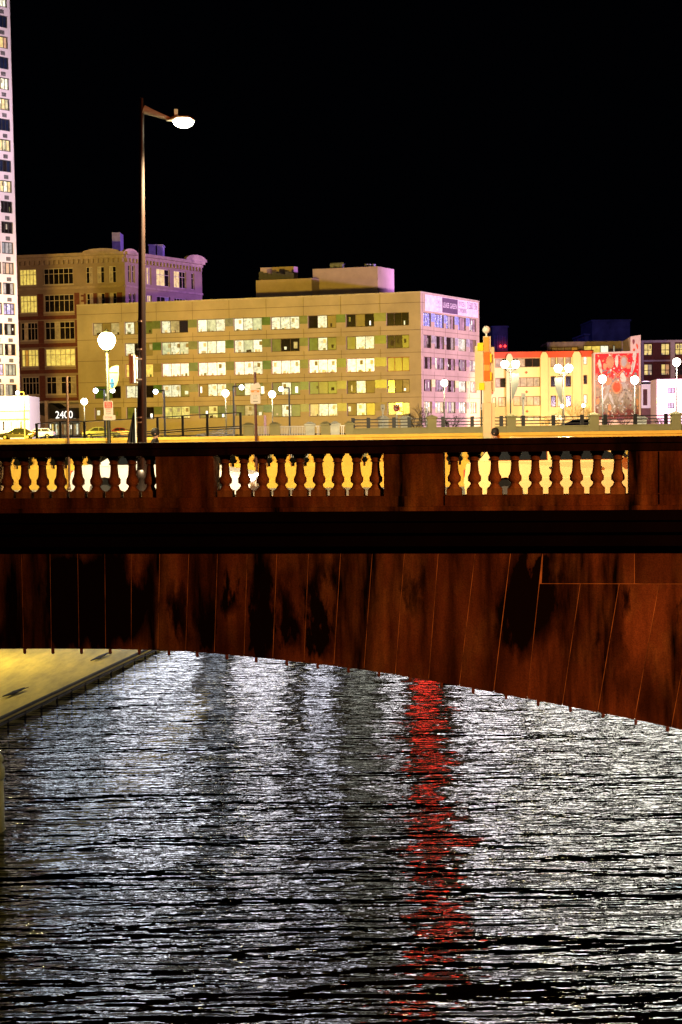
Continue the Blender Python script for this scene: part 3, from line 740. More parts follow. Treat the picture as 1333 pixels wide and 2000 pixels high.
for x0, x1 in ((291, 304), (307, 318)):
    b = MB(); q = at_depth(x0, 480, 282); q2 = at_depth(x1, 480, 282); b.box((q.x, 282, ztopL - .3), (q2.x, 285, q.z)); b.box((q.x - .15, 281.85, q.z), (q2.x + .15, 285.15, q.z + .25)); b.build('chimney', mat('blue panel', (.3, .3, .5)), loft)
# entrance awning with the house number
t = thing('entrance_awning', 'black swooping awning over the entrance with the white number 2400', 'awning', LF.w(LF.px(130, 800)[0], GZ, 2))
AF = Face(LF.w(0, 0, 6).xy, (-1, .2, 0)); s = lambda x: AF.px(x, 800)[0]; z = lambda y: AF.px(120, y)[1]
b = MB(); pts = [(96, 786), (104, 790), (117, 799), (128, 797), (164, 797), (163, 806), (158, 817), (98, 817)]
b.prism([AF.w(s(x), z(y), 0) for x, y in pts], AF.n * -4.5, 0); b.prism([AF.w(s(x), z(y), 0) for x, y in ((60, 787), (74, 785), (87, 790), (87, 812), (60, 804))], AF.n * -4.5, 0)
b.build('canopy', mat('black awning cloth', (.008, .007, .007), .7), t)
b = MB(); b.fbox(AF, s(190), s(95), z(825), z(818), .3, -4.5); b.fbox(AF, s(160), s(58), z(787), z(783), .05, -5.9); b.build('fascia', mat('grey fascia', (.35, .33, .3)), t)
b = MB(); text_mb(b, '2400', Face(AF.w(s(110), 0).xy, -AF.t), 0, abs(s(143.5) - s(110)), z(817), z(803), .33, 0); b.build('house_number', glow('number white', (1, .97, .9), 1.6, False), t)
for xa_, xb_ in ((94.5, 88.5), (241, 235.5)):
    b = MB(); b.fbox(AF, s(xa_), s(xb_), GZ, z(782), .2, -.6); b.build('column', mat('pale column', (.6, .52, .42)), t)
# lit shop front behind the awning
t = thing('shop_front', 'glass shop front glowing yellow under the number awning', 'shop front', LF.w(LF.px(160, 840)[0], GZ, 1))
SFc = Face(LF.w(0, 0, 1.2).xy, (-1, .2, 0))
for i, x0 in enumerate(range(96, 262, 12)):
    st = random.choice(['YW', 'WC', 'CA', 'WT', 'YV', 'CW'])
    window(t, SFc, SFc.px(x0 + 11, 840)[0], SFc.px(x0, 840)[0], GZ, SFc.px(160, 826)[1], st, wfr if i % 3 else black_metal, fw=.14, depth=.0)
    window(t, SFc, SFc.px(x0 + 11, 840)[0], SFc.px(x0, 840)[0], SFc.px(160, 822)[1], SFc.px(160, 801)[1], random.choice(['TW', 'WT', 'CC', 'TT', 'DW']), wfr, fw=.14, depth=.0)

# ------------------------------------------------------------------ white tower at the left
TC = at_depth(37.5, 700, 205); TF = Face(TC.xy, (-1, -1.0, 0)); TS = Face(TC.xy, (-.165, 1, 0))
tower = thing('apartment_tower', 'tall white apartment tower cut by the left picture edge', 'apartment tower', (TC.x, TC.y, GZ))
twm = mat('white tower cladding', (.72, .66, .68), .8, .05, .4)
tsx = lambda x, y: TF.px(x, y)[0]
zt0 = TF.px(21, 750.5)[1]; hst = (TF.px(21, 711)[1] - zt0)
wh = TF.px(21, 711)[1] - TF.px(21, 734)[1]
ws0, ws1 = tsx(33, 720), tsx(10.8, 720); wp = ws1 - ws0
gap = tsx(8.6, 720) - ws1
cols_t = [(ws0 + i * (wp + gap), ws0 + i * (wp + gap) + wp) for i in range(4)]
NT = 21; Ttop = zt0 + hst * NT + 1.0
tst = ['DKS', 'KKK', 'DAD', 'DKD', 'BUB', 'SDS', 'AOA', 'SSK', 'DDD', 'DDD', 'YVY', 'NDN', 'YLY', 'NNN', 'LYL', 'VVY', 'NNN', 'OYO', 'NNN', 'VVY', 'DDD']
holes = []; wl = []
for k in range(NT):
    z1 = zt0 + k * hst; z0 = z1 - wh
    for ci, (a, c) in enumerate(cols_t): holes.append((a, c, z0, z1)); wl.append((k, ci, a, c, z0, z1))
b = MB(); facade(b, TF, 0, cols_t[-1][1] + 1, GZ, Ttop, holes, depth=.25)
e0, e1 = TC, TS.w(1.2, 0); e2 = TF.w(cols_t[-1][1] + 1, 0); e3 = e2 + Vector((-2, 14, 0)); e4 = e1 + Vector((-4, 9, 0))
for q0, q1 in ((e0, e1), (e1, e4), (e4, e3), (e3, e2)): b.quad((q0.x, q0.y, GZ), (q1.x, q1.y, GZ), (q1.x, q1.y, Ttop), (q0.x, q0.y, Ttop))
b.prism([(q.x, q.y, Ttop) for q in (e0, e1, e4, e3, e2)], (0, 0, .3))
b.build('wall', twm, tower, fix=False)
for (k, ci, a, c, z0, z1) in wl:
    if ci > 1: continue
    st = tst[k] if ci == 0 else random.choice(['NDN', 'BNN', 'SDD', 'YVY', 'DDD', 'KSK'])
    window(tower, TF, a, c, z0, z1, st, black_metal, fw=.12, depth=.25, clutter=(st[0] in 'YVLD'))
    m_ = a + (c - a) * .47
    b = MB(); b.fbox(TF, m_ - .33, m_ + .33, z1 + .22, z1 + .75, .06, -.05)
    for j in range(4): b.fbox(TF, m_ - .3, m_ + .3, z1 + .27 + j * .12, z1 + .3 + j * .12, .075, .055, 1)
    b.build('air_vent', [black_metal, steel], tower)
# podium in front of the tower
PF = Face(at_depth(57, 800, 190).xy, (-1, -.05, 0))
pod = thing('podium_shop', 'brightly lit low white building with shop windows below the tower', 'shop building', PF.w(3, GZ))
z = lambda y: PF.px(40, y)[1]; s = lambda x: PF.px(x, 820)[0]
holes = []
for x0, x1 in ((4, 14), (19, 29), (34, 44), (49, 56)):
    holes.append((s(x1), s(x0), z(816), z(805.5))); holes.append((s(x1), s(x0), z(841), z(821.5)))
b = MB(); facade(b, PF, 0, 14, GZ, z(801), holes, 0, .2); facade(b, PF, 0, 14, z(801), z(775.5), [], 1)
q = [PF.w(0, 0), PF.w(14, 0), PF.w(14, 0, -9), PF.w(0, 0, -9)]
for q0, q1 in ((q[1], q[2]), (q[2], q[3]), (q[3], q[0])): b.quad((q0.x, q0.y, GZ), (q1.x, q1.y, GZ), (q1.x, q1.y, z(775.5)), (q0.x, q0.y, z(775.5)), 1)
b.prism([(p.x, p.y, z(775.5)) for p in q], (0, 0, .15), 1)
b.build('wall', [mat('ochre shop wall', (.6, .45, .28)), mat('white render', (.85, .84, .82), .8, .03)], pod, fix=False)
b = MB(); b.fbox(PF, 0, 14, z(803.5), z(801.5), .15, .001); b.fbox(PF, 0, 14, z(820), z(818), .12, .001); b.build('trim', mat('brown trim', (.22, .1, .05)), pod)
for i, (a, c, z0, z1) in enumerate(holes): window(pod, PF, a, c, z0, z1, random.choice(['VV', 'WW', 'WV']) if i % 2 == 0 else ['WD', 'LT', 'DK', 'VV'][i // 2], wfr, fw=.08, depth=.15)
lamp('podium_light', 'POINT', PF.w(3, z(790), 7), (1, .95, .9), 6500, .5)

# ------------------------------------------------------------------ right hand buildings
CC = at_depth(1160, 760, 262); CF = Face(CC.xy, (-1, .03, 0))
s = lambda x: CF.px(x, 750)[0]
cz = lambda y, x=1060: CF.px(x, y)[1]
cream = thing('cream_warehouse', 'cream rendered warehouse with a red band and brown windows', 'warehouse', (CC.x, CC.y, GZ))
crm = mat('cream render', (.8, .66, .4), .85, .06, .3)
holes = []; cw = []
def addw(x0, x1, y0, y1, st, n=None):
    h = (s(x1), s(x0), cz(y1), cz(y0)); holes.append(h); cw.append((h, st))
addw(968, 988, 737, 755.5, 'DA'); addw(1004, 1055.5, 736.5, 755, 'AAAA'); addw(968, 1055.5, 699, 716.5, 'DDADDA')
for y0, y1 in ((697, 717), (735, 756), (773, 795)):
    for k, (x0, x1) in enumerate(((1076, 1086.5), (1089, 1102), (1105, 1116))): addw(x0, x1, y0, y1, ('D', 'A', 'D')[k] if y0 > 700 else 'k')
addw(962, 969, 775, 793, 'Y'); addw(973.5, 988, 774.5, 793, 'OO'); addw(1003, 1056, 773.5, 792, 'AOAO')
addw(1004, 1056, 812, 822, 'OYOY'); addw(1077, 1104, 811, 822, 'DD')
for y0, y1, st in ((696, 713, 'V'), (733.5, 751.5, 'D'), (772, 789, 'V')): addw(1140, 1147.5, y0, y1, st)
ztc = cz(688); cl = s(930)
b = MB(); facade(b, CF, 0, cl, GZ, ztc, holes)
for q0, q1 in ((CF.w(0, 0), CF.w(0, 0, -20)), (CF.w(cl, 0), CF.w(cl, 0, -20)), (CF.w(0, 0, -20), CF.w(cl, 0, -20))): b.quad((q0.x, q0.y, GZ), (q1.x, q1.y, GZ), (q1.x, q1.y, ztc), (q0.x, q0.y, ztc))
b.build('wall', crm, cream, fix=False)
b = MB(); b.fbox(CF, 0, cl, cz(698.5), ztc + .15, .15, .003); b.build('red_band', mat('red painted band', (.6, .07, .03), .7, .25, .3), cream)
b = MB(); b.prism([CF.w(0, ztc + .15, .15), CF.w(cl, ztc + .15, .15), CF.w(cl, ztc + .15, -20), CF.w(0, ztc + .15, -20)], (0, 0, .15)); b.build('roof', near_black, cream)
for x0, x1 in ((1056, 1070.5), (1118, 1135), (989, 1002)):
    yt = 688 if x0 > 1000 else 690
    b = MB(); xs = [x0, x0 + 2, x0 + 4, x1 - 4, x1 - 2, x1]; ys = [yt + 8, yt + 3, yt, yt, yt + 3, yt + 8]
    pts = [CF.w(s(x), cz(y), .5) for x, y in zip(xs, ys)] + [CF.w(s(x1), GZ, .5), CF.w(s(x0), GZ, .5)]
    b.prism(pts, CF.n * -.49); b.build('pilaster', crm, cream)
for h, st in cw: window(cream, CF, *h, st, mat('brown frame', (.12, .05, .03)), fw=.1, depth=.3, clutter=False)
for x, y in ((1028.5, 727), (1029, 765), (1029.5, 803), (962, 766)):
    c_ = CF.w(s(x), cz(y), .02); b = MB(); r = .28
    b.prism([c_ + CF.t * r, c_ + Vector((0, 0, r)), c_ - CF.t * r, c_ - Vector((0, 0, r))], CF.n * .06); b.build('tile_diamond', mat('terracotta tile', (.5, .12, .05)), cream)
# set back top storey
UF = Face(at_depth(1235, 680, 276).xy, (-1, .03, 0)); s2 = lambda x: UF.px(x, 680)[0]; uz = lambda y: UF.px(1150, y)[1]
hs = [(s2(1130), s2(1077), cz(700), uz(676.5)), (s2(1190), s2(1140), cz(700), uz(674.5)), (s2(1202), s2(1198), cz(700), uz(674.5))]
b = MB(); facade(b, UF, 0, s2(1069), cz(720), uz(671), hs); b.prism([UF.w(0, uz(671)), UF.w(s2(1069), uz(671)), UF.w(s2(1069), uz(671), -12), UF.w(0, uz(671), -12)], (0, 0, .4)); b.build('upper_storey', mat('mauve render', (.45, .35, .4)), cream, fix=False)
for h, st in zip(hs, ('AAAO', 'YYV', 'V')): window(cream, UF, *h, st[::-1], mat('brown frame', (.12, .05, .03)), fw=.15, clutter=False)

# mural wall
MF = Face(at_depth(1252, 760, 256).xy, (-1, .1, 0)); s3 = lambda x: MF.px(x, 740)[0]; mz = lambda y, x=1205: MF.px(x, y)[1]
mural = thing('mural_building', 'building end wall painted with a red and grey mural', 'building', MF.w(0, GZ))
b = MB()
b.prism([MF.w(s3(1160), GZ), MF.w(s3(1160), mz(688)), MF.w(s3(1232), mz(686)), MF.w(s3(1232), mz(658)), MF.w(0, mz(655)), MF.w(0, GZ)], MF.n * -14)
b.build('wall', mat('mauve wall', (.55, .42, .5), .9, .1, .4), mural)
def mural_mat():
    m = bpy.data.materials.new('mural ground'); m.use_nodes = True; nt = m.node_tree; bs_ = nt.nodes['Principled BSDF']; bs_.inputs['Roughness'].default_value = .9
    tc = nt.nodes.new('ShaderNodeTexCoord'); sx = nt.nodes.new('ShaderNodeSeparateXYZ'); nt.links.new(tc.outputs['Generated'], sx.inputs[0])
    nz = nt.nodes.new('ShaderNodeTexNoise'); nz.inputs['Scale'].default_value = 6; nz.inputs['Detail'].default_value = 8; nt.links.new(tc.outputs['Generated'], nz.inputs['Vector'])
    ad = nt.nodes.new('ShaderNodeMath'); ad.operation = 'MULTIPLY_ADD'; ad.inputs[1].default_value = .5; nt.links.new(nz.outputs[0], ad.inputs[0]); nt.links.new(sx.outputs['Z'], ad.inputs[2])
    rp = nt.nodes.new('ShaderNodeValToRGB'); e = rp.color_ramp.elements; e[0].position = .3; e[0].color = (.12, .03, .04, 1); e[1].position = 1.2 / 1.3; e[1].color = (.6, .02, .04, 1)
    for p, c in ((.42, (.18, .15, .15)), (.55, (.25, .23, .26)), (.86, (.3, .18, .2))):
        q = e.new(p); q.color = (*c, 1)
    nt.links.new(ad.outputs[0], rp.inputs[0])
    n2 = nt.nodes.new('ShaderNodeTexNoise'); n2.inputs['Scale'].default_value = 30; n2.inputs['Detail'].default_value = 5; nt.links.new(tc.outputs['Generated'], n2.inputs['Vector'])
    mx = nt.nodes.new('ShaderNodeMixRGB'); mx.blend_type = 'OVERLAY'; mx.inputs[0].default_value = .8; nt.links.new(rp.outputs[0], mx.inputs[1]); nt.links.new(n2.outputs[0], mx.inputs[2])
    nt.links.new(mx.outputs[0], bs_.inputs['Base Color']); return m
b = MB(); b.fbox(MF, s3(1248), s3(1163), mz(818), mz(690.5), .04, .002)
art = b.build('mural_field', mural_mat(), mural)
b = MB()
def blob(x, y, rx, ry, k, rot=0, d=.05):
    c_ = MF.w(s3(x), mz(y), d); pts = []
    for i in range(14):
        t_ = 2 * math.pi * i / 14; u, v = rx * math.cos(t_), ry * math.sin(t_) * (1 + .12 * math.sin(3 * t_ + x)); u, v = u * math.cos(rot) - v * math.sin(rot), u * math.sin(rot) + v * math.cos(rot)
        pts.append(c_ - MF.t * u + Vector((0, 0, v)))
    b.add(pts, [tuple(range(14))], k)
def ring(x, y, rx, ry, k):
    for i in range(16):
        t_ = 2 * math.pi * i / 16; blob(x + rx * 11 * math.cos(t_), y + ry * 11 * math.sin(t_), .17, .17, k, 0, .055)
# generic abstract shapes in the mural's colours
_r = random.Random(5)
for _ in range(230):
    x_, y_ = _r.uniform(1164.5, 1246.5), _r.uniform(692, 816); up_ = y_ < 722
    blob(x_, y_, _r.uniform(.06, .2), _r.uniform(.06, .24), _r.choice((0, 2, 3, 6, 1) if up_ else (1, 4, 4, 2, 6, 5, 0)), _r.uniform(0, 3), .045)
for (x, y, rx, ry, k, rot) in ((1192, 707, .55, .95, 2, 0), (1219, 707, .55, .95, 1, 0), (1205, 705, .3, 1.1, 0, 0), (1182, 715, .35, .6, 2, 0), (1228, 715, .4, .6, 2, 0),
    (1190, 728, .35, .3, 4, 0), (1191, 731, .3, .25, 3, 0), (1217, 738, .5, .9, 0, .2), (1221, 756, .4, 1.0, 1, .3), (1215, 772, .25, 1.3, 1, -.5), (1229, 772, .22, 1.3, 1, .5),
    (1189, 745, .5, .7, 2, -.2), (1187, 760, .35, 1.1, 1, -.25), (1181, 778, .22, 1.2, 5, -.5), (1194, 778, .25, 1.1, 5, .35), (1172, 712, .28, .9, 0, .1), (1174, 722, .22, .7, 0, .2),
    (1205, 756, .75, 1.0, 3, 0), (1206, 745, .25, .25, 0, 0), (1168, 783, .3, .55, 2, 0), (1191, 796, .3, .6, 2, 0), (1245, 786, .25, .7, 2, 0)): blob(x, y, rx, ry, k, rot)
ring(1205, 756, .8, 1.05, 2); ring(1192, 707, .6, 1.0, 2); ring(1219, 707, .6, 1.0, 2)
for x0, y0, x1, y1 in ((1197, 724, 1216, 740), (1218, 723, 1197, 741)):
    b.tube(MF.w(s3(x0), mz(y0), .05), MF.w(s3(x1), mz(y1), .05), .13, .05, 6, 2)
mural_mats = [mat('mural white', (.55, .52, .6)), mat('mural lilac', (.34, .32, .42)), mat('mural brown', (.45, .22, .16)), mat('mural red', (.6, .08, .05)), mat('mural grey blue', (.16, .17, .24)), mat('mural blue', (.4, .42, .62)), mat('mural maroon', (.2, .05, .08))]
b.build('mural_figure', mural_mats, mural, fix=False); b = MB()
for (x, y, rx, ry, k, rot) in ((1238, 668, .2, .45, 6, 0), (1245, 677, .15, .5, 3, .2), (1240, 694, .32, 1.0, 0, -.1), (1238, 716, .2, 1.3, 0, -.25), (1239, 684, .2, .25, 3, 0), (1235, 720, .16, 1.2, 0, -.1)): b = MB(); blob(x, y, rx, ry, k, rot); b.build('mural_shape', mural_mats, mural, fix=False)


# right brick building
BF = Face(at_depth(1252.5, 760, 270).xy, (1, .0, 0)); s4 = lambda x: BF.px(x, 720)[0]; bz = lambda y, x=1290: BF.px(x, y)[1]
rb = thing('brick_apartments', 'dark brick apartments with pale pillars at the right picture edge', 'apartment building', BF.w(5, GZ))
wl = []
for y0, y1 in ((670.5, 694), (710.5, 733), (750, 772)):
    for x0, x1 in ((1258, 1275), (1291.5, 1309), (1319, 1337), (1350, 1368)): wl.append((s4(x0), s4(x1), bz(y1), bz(y0)))
b = MB(); facade(b, BF, 0, 22, GZ, bz(668), wl); b.quad(BF.w(22, GZ), BF.w(22, GZ, -14), BF.w(22, bz(668), -14), BF.w(22, bz(668)))
b.build('wall', mat('maroon brick', (.12, .03, .022), .9, .3, 3), rb, fix=False)
b = MB()
for x0, x1 in ((1252.5, 1257), (1309.5, 1318), (1369, 1380)): b.fbox(BF, s4(x0), s4(x1), GZ, bz(666), .3, .002)
b.fbox(BF, 0, 22, bz(669), bz(664.5), .35, -1); b.fbox(BF, s4(1257) + .002, s4(1309.5) - .002, bz(706), bz(703), .25, .002)
b.build('pillar_frame', mat('mauve stone', (.38, .3, .36)), rb)
for i, h in enumerate(wl):
    window(rb, BF, *h, 'YY' if i < 4 else ('YC', 'YO', 'DD', 'DD')[i % 4] if i < 8 else 'DD', mat('dark sash', (.05, .03, .03)), bars_h=(.45,), fw=.14, depth=.25)
# small lilac shed and pink house
VF2 = Face(at_depth(1253, 790, 235).xy, (1, 0, 0)); s5 = lambda x: VF2.px(x, 780)[0]; vz = lambda y, x=1270: VF2.px(x, y)[1]
shed = thing('lilac_shed', 'small lilac lit pavilion with two tall dark doors', 'pavilion', VF2.w(1.5, GZ))
dh = [(s5(1256.5), s5(1265), vz(791.5), vz(760)), (s5(1271), s5(1278.5), vz(791.5), vz(760.5))]
b = MB(); facade(b, VF2, 0, s5(1283), GZ, vz(746), dh, 0, .3)
top = [VF2.w(s5(x), vz(y), 0) for x, y in ((1253, 746), (1258, 744), (1266, 744), (1274, 746), (1283, 748.5))]
b.prism(top + [VF2.w(s5(1283), vz(750), 0), VF2.w(0, vz(750), 0)], VF2.n * -5)
b.build('wall', mat('white stucco', (.7, .66, .7), .85, .05), shed, fix=False)
for h in dh: b = MB(); b.fbox(VF2, h[0], h[1], h[2], h[3], -.2, -.28); b.build('door', mat('maroon door', (.07, .02, .02)), shed)
b = MB(); b.fbox(VF2, 0, s5(1283), GZ, vz(797), .15, .002); b.build('dado', mat('maroon base', (.12, .05, .05)), shed)
KF = Face(at_depth(1283.5, 790, 228).xy, (1, -.05, 0)); s6 = lambda x: KF.px(x, 780)[0]; kz = lambda y, x=1310: KF.px(x, y)[1]
pink = thing('pink_house', 'plain pink rendered house with shuttered vents at the right edge', 'house', KF.w(2, GZ))
kh = [(s6(1305), s6(1319), kz(768), kz(757.5)), (s6(1304.5), s6(1318), kz(798), kz(786.5))]
b = MB(); facade(b, KF, 0, 12, GZ, kz(743.5), kh, 0, .2)
q = [KF.w(0, 0), KF.w(12, 0), KF.w(12, 0, -6), KF.w(0, 0, -6)]
b.prism([(p.x, p.y, kz(743.5)) for p in q], (0, 0, .25)); b.quad(KF.w(0, GZ), KF.w(0, GZ, -6), KF.w(0, kz(743.5), -6), KF.w(0, kz(743.5)))
b.build('wall', mat('pink render', (.62, .48, .45), .85, .08), pink, fix=False)
for h in kh: window(pink, KF, *h, 'KK', mat('dark sash', (.05, .03, .03)), bars_h=(.25, .5, .75), fw=.1, depth=.15, clutter=False)
for x in (1286.5, 1330.5):
    b = MB(); c_ = KF.w(s6(x), kz(785), .25); b.tube(c_ - KF.n * .25, c_, .06, n=6); b.ball(c_, .22); b.build('wall_lamp', glow('wall lamp glow', (1, .7, .2), 14), pink)
    lamp('wall_light', 'POINT', c_ + KF.n * .9, (1, .6, .2), 250, .2, parent=pink)

# dark blue skyline blocks
bl = mat('skyline block', (.3, .3, .4), .9, .4, .3)
for (x0, x1, y0, D, nm, lb) in ((962, 992, 640, 420, 'distant_block', 'dark blue distant block with two red roof lamps behind the pillar'), (1157, 1231, 628, 430, 'distant_block', 'flat dark blue rooftop block above the cream warehouse'), (1143, 1151, 655, 400, 'distant_block', 'tiny blue rooftop hut left of the flat block')):
    q, q2 = at_depth(x0, y0, D), at_depth(x1, y0, D)
    t = thing(nm, lb, 'building', (q.x, D, GZ), 'blue blocks on the skyline')
    b = MB(); b.box((q.x, D, GZ), (q2.x, D + 20, q.z)); b.box((q.x - .3, D - .3, q.z), (q2.x + .3, D + 20, q.z + .5)); b.build('wall', bl, t)
    if x0 == 962:
        for x in (978, 987):
            p = at_depth(x, 676, D - 1); b = MB(); b.ball(p, .35, 8); b.build('warning_lamp', glow('red warning', (1, .03, .02), 6, False), t)
        b = MB()
        for i in range(5):
            p = at_depth(966 + i * 5, 655, D - .1); b.box((p.x, D - .2, p.z - 4), (p.x + .3, D, p.z)); 
        b.build('window_strip', mat('blue glint', (.4, .45, .7)), t)

# ------------------------------------------------------------------ street furniture
grey_pole = mat('grey lamp pole', (.2, .19, .17), .5, .2, 3)
def globe_lamp(x, yg, D, r, label, col=(1, .86, .5), st=22, power=0, double=False, base=None, grp='globe lamps along the far streets', pm_=None, pole_r=.05, banner=None):
    g = at_depth(x, yg, D); z0 = GZ if base is None else base
    t = thing('street_lamp', label, 'street lamp', (g.x, g.y, z0), grp)
    b = MB(); pm2 = pm_ or grey_pole
    b.lathe((g.x, g.y, z0), [(.16, 0), (.16, .15), (.1, .2), (.1, .5), (pole_r * 1.3, .6), (pole_r, .9), (pole_r * .8, g.z - z0 - r * 1.2)], 10); b.build('pole', pm2, t)
    xs = (-r * 1.35, r * 1.35) if double else (0,)
    if double:
        b = MB(); b.tube((g.x - r * 1.4, g.y, g.z - r * 1.3), (g.x + r * 1.4, g.y, g.z - r * 1.3), .06, n=6)
        for sx in (-1, 1):
            b.tube((g.x, g.y, g.z - r * 2.2), (g.x + sx * r * 1.2, g.y, g.z - r * 1.35), .04, n=6)
        b.build('crossarm', black_metal, t)
    for dx in xs:
        b = MB(); b.lathe((g.x + dx, g.y, g.z - r * 1.25), [(r * .35, 0), (r * .4, r * .3)], 10); hd = b.build('globe_collar', pm2, t)
        b = MB(); b.lathe((g.x + dx, g.y, g.z + r * .86), [(r * .5, 0), (r * .42, r * .12), (r * .15, r * .3), (.01, r * .5)], 10); b.build('globe_cap', pm2, hd)
        b = MB(); b.lathe((g.x + dx, g.y, g.z), [(r * .42, -r), (r * .8, -r * .62), (r, -r * .1), (r * .98, r * .25), (r * .8, r * .6), (r * .5, r * .86)], 16); b.build('globe', glow('globe glow %.2f %.2f' % (col[2], st), col, st), hd)
    if power: lamp('globe_light', 'POINT', (g.x, g.y - r * 1.3, g.z), col, power, r, parent=t)
    if banner:
        sx, bm_ = banner
        b = MB(); pts = []
        for i in range(9):
            u = i / 8; pts.append(Vector((g.x + sx * (.1 + .55 * math.sin(math.pi * min(1, u * .55 + .45)) ), g.y, g.z - r * 2.4 - u * 2.0)))
        pts = [Vector((g.x + sx * .1, g.y, g.z - r * 2.4))] + pts + [Vector((g.x + sx * .1, g.y, g.z - r * 2.4 - 2.0))]
        b.prism(pts, (0, .03, 0)); b.build('banner', bm_, t)
    return t
wb = mat('white banner cloth', (.3, .3, .28))
globe_lamp(997, 711, 105, .29, 'twin globe lamp left of the cream warehouse pilaster', st=30, power=700, double=True, pm_=black_metal, banner=(1, wb))
globe_lamp(1101, 719, 105, .29, 'twin globe lamp in front of the narrow warehouse windows', st=30, power=700, double=True, banner=(-1, wb))
globe_lamp(1177, 740, 105, .29, 'single globe lamp in front of the left half of the mural', col=(1, .95, .8), st=30, power=500)
globe_lamp(1240, 742, 105, .29, 'single globe lamp in front of the right half of the mural', col=(1, .95, .8), st=30, power=500)
globe_lamp(1322, 707, 105, .29, 'tall globe lamp nearest the right picture edge', col=(1, .95, .8), st=30, power=800)
globe_lamp(868, 748, 115, .28, 'globe lamp in front of the pink lit gable', st=26, power=450)
globe_lamp(441, 768, 115, .28, 'globe lamp left of the one way sign before the office block', st=26, power=450)
globe_lamp(532, 770, 115, .28, 'globe lamp right of the one way sign before the office block', st=26, power=450)
globe_lamp(165, 784, 130, .3, 'globe lamp in front of the number awning', st=26, power=450)
globe_lamp(1099, 793, 150, .2, 'little path lamp behind the parked blue car', st=20, pole_r=.04)
globe_lamp(1140, 792, 150, .2, 'little path lamp above the roof of the parked blue car', st=20, pole_r=.04)

def led_mast(x, y, D, label, heads=(1,)):
    g = at_depth(x, y, D); t = thing('led_mast', label, 'street lamp', (g.x, g.y, GZ), 'slim LED masts')
    b = MB(); b.tube((g.x, g.y, GZ), (g.x, g.y, g.z), .09, .07, 8); b.build('pole', mat('grey mast', (.12, .12, .16), .5), t)
    for sx in heads:
        b = MB(); b.box((min(0, sx * .8) + g.x, g.y - .1, g.z - .08), (max(0, sx * .8) + g.x, g.y + .1, g.z + .03)); hd = b.build('head', black_metal, t)
        b = MB(); b.ball((g.x + sx * .7, g.y - .1, g.z - .12), .2, 10); b.build('led', glow('led glow', (.85, .9, 1), 20), hd)
    return t
led_mast(204, 760, 120, 'slim mast with two white lamps beside the leaf banner', (-1, 1))
led_mast(321, 762, 120, 'slim mast with one white lamp left of the office entrance', (-1,))
led_mast(456, 754, 120, 'slim mast with a dim lamp near the one way sign', (1,))
led_mast(565, 757, 125, 'short slim mast before the fourth storey of the office block', (-1,))
led_mast(47, 765, 160, 'slim mast with a white lamp before the podium shop', (-1,))

# main lamp on the near pavement
lp = bw(BR.px(276, 900)[0] * 1.0, 1.9, 0)
lp = Vector((at_depth(275.5, 900, 1).x, 0, 0)); 
D0 = 23.9; q = at_depth(275.2, 900, D0); lx, ly = q.x, q.y
ztop = at_depth(277, 192, D0).z; zarm = at_depth(277, 214, D0).z
t = thing('road_lamp', 'tall dark tapered road lamp rising from the near pavement, lamp lit', 'street lamp', (lx, ly, 0))
ax_top = at_depth(277.3, 192, D0).x
b = MB(); b.tube((lx, ly, .0), (ax_top, ly, ztop), .092, .036, 16)
b.lathe((lx, ly, 0), [(.16, 0), (.16, .45), (.13, .5), (.15, .56), (.12, .62), (.1, .8), (.095, .95)], 16); b.build('pole', dark_metal, t)
b = MB()
for y in (628, 682.5, 701.5, 741.5, 815.5, 825):
    p = at_depth(275.5, y, D0); rr = .036 + (.092 - .036) * (ztop - p.z) / ztop + .004
    b.tube((p.x, ly, p.z - .01), (p.x, ly, p.z + .012), rr, n=16)
b.build('band', steel, t)
e1 = at_depth(331, 232, D0); 
b = MB(); st_ = Vector((ax_top + .03, ly, zarm))
pts = [(st_, .075), (st_ + (e1 - st_) * .33 + Vector((0, 0, -.0)), .055), (st_ + (e1 - st_) * .7, .04), (e1, .032)]
for (a_, r0), (c_, r1) in zip(pts, pts[1:]): b.tube(a_, c_, r0, r1, 10)
b.build('arm', mat('pale arm metal', (.5, .4, .3), .5), t)
b = MB(); h0 = at_depth(325, 238, D0); h1 = at_depth(380, 243, D0); L = (h1.x - h0.x)
prof = [(0, .0, .02), (.12, .05, .05), (.35, .1, .09), (.8, .1, .1), (.97, .05, .06), (1.0, .01, .02)]
n = 12; vs = []
for (u, hz, hw) in prof:
    for i in range(n):
        a = 2 * math.pi * i / n; vs.append((h0.x + L * u, ly + hw * 1.2 * math.cos(a), h0.z - u * .02 + .03 + hz * max(0, math.sin(a)) * .8 + .015 * min(0, math.sin(a))))
b.add(vs, [(k * n + i, k * n + (i + 1) % n, (k + 1) * n + (i + 1) % n, (k + 1) * n + i) for k in range(len(prof) - 1) for i in range(n)], 0, True)
b.box((h0.x + L * .3, ly - .03, h0.z + .08), (h0.x + L * .42, ly + .03, h0.z + .2))
head = b.build('lamp_head', mat('lamp head grey', (.45, .36, .25), .5), t)
b = MB(); gc = Vector((h0.x + L * .62, ly, h0.z + .0)); n = 16
b.lathe(gc, [(.01, -.1), (.09, -.085), (.15, -.05), (.175, 0), (.16, .03)], 16)
b.build('lens', glow('road lamp glow', (1, .93, .62), 40), head)
lamp('road_lamp_light', 'SPOT', gc - Vector((0, 0, .15)), (1, .82, .46), 16000, .15, aim=(gc.x + 3, gc.y + 7, 0), angle=165, blend=.3, parent=t)
b = MB(); p0_, p1_ = at_depth(262, 693, D0), at_depth(262, 750, D0)
b.box((p0_.x - .05, ly - .25, p1_.z), (p0_.x - .0, ly + .25, p0_.z), 0); b.box((p0_.x + .002, ly - .25, p1_.z + .02), (p0_.x + .03, ly + .25, p0_.z - .02), 1)
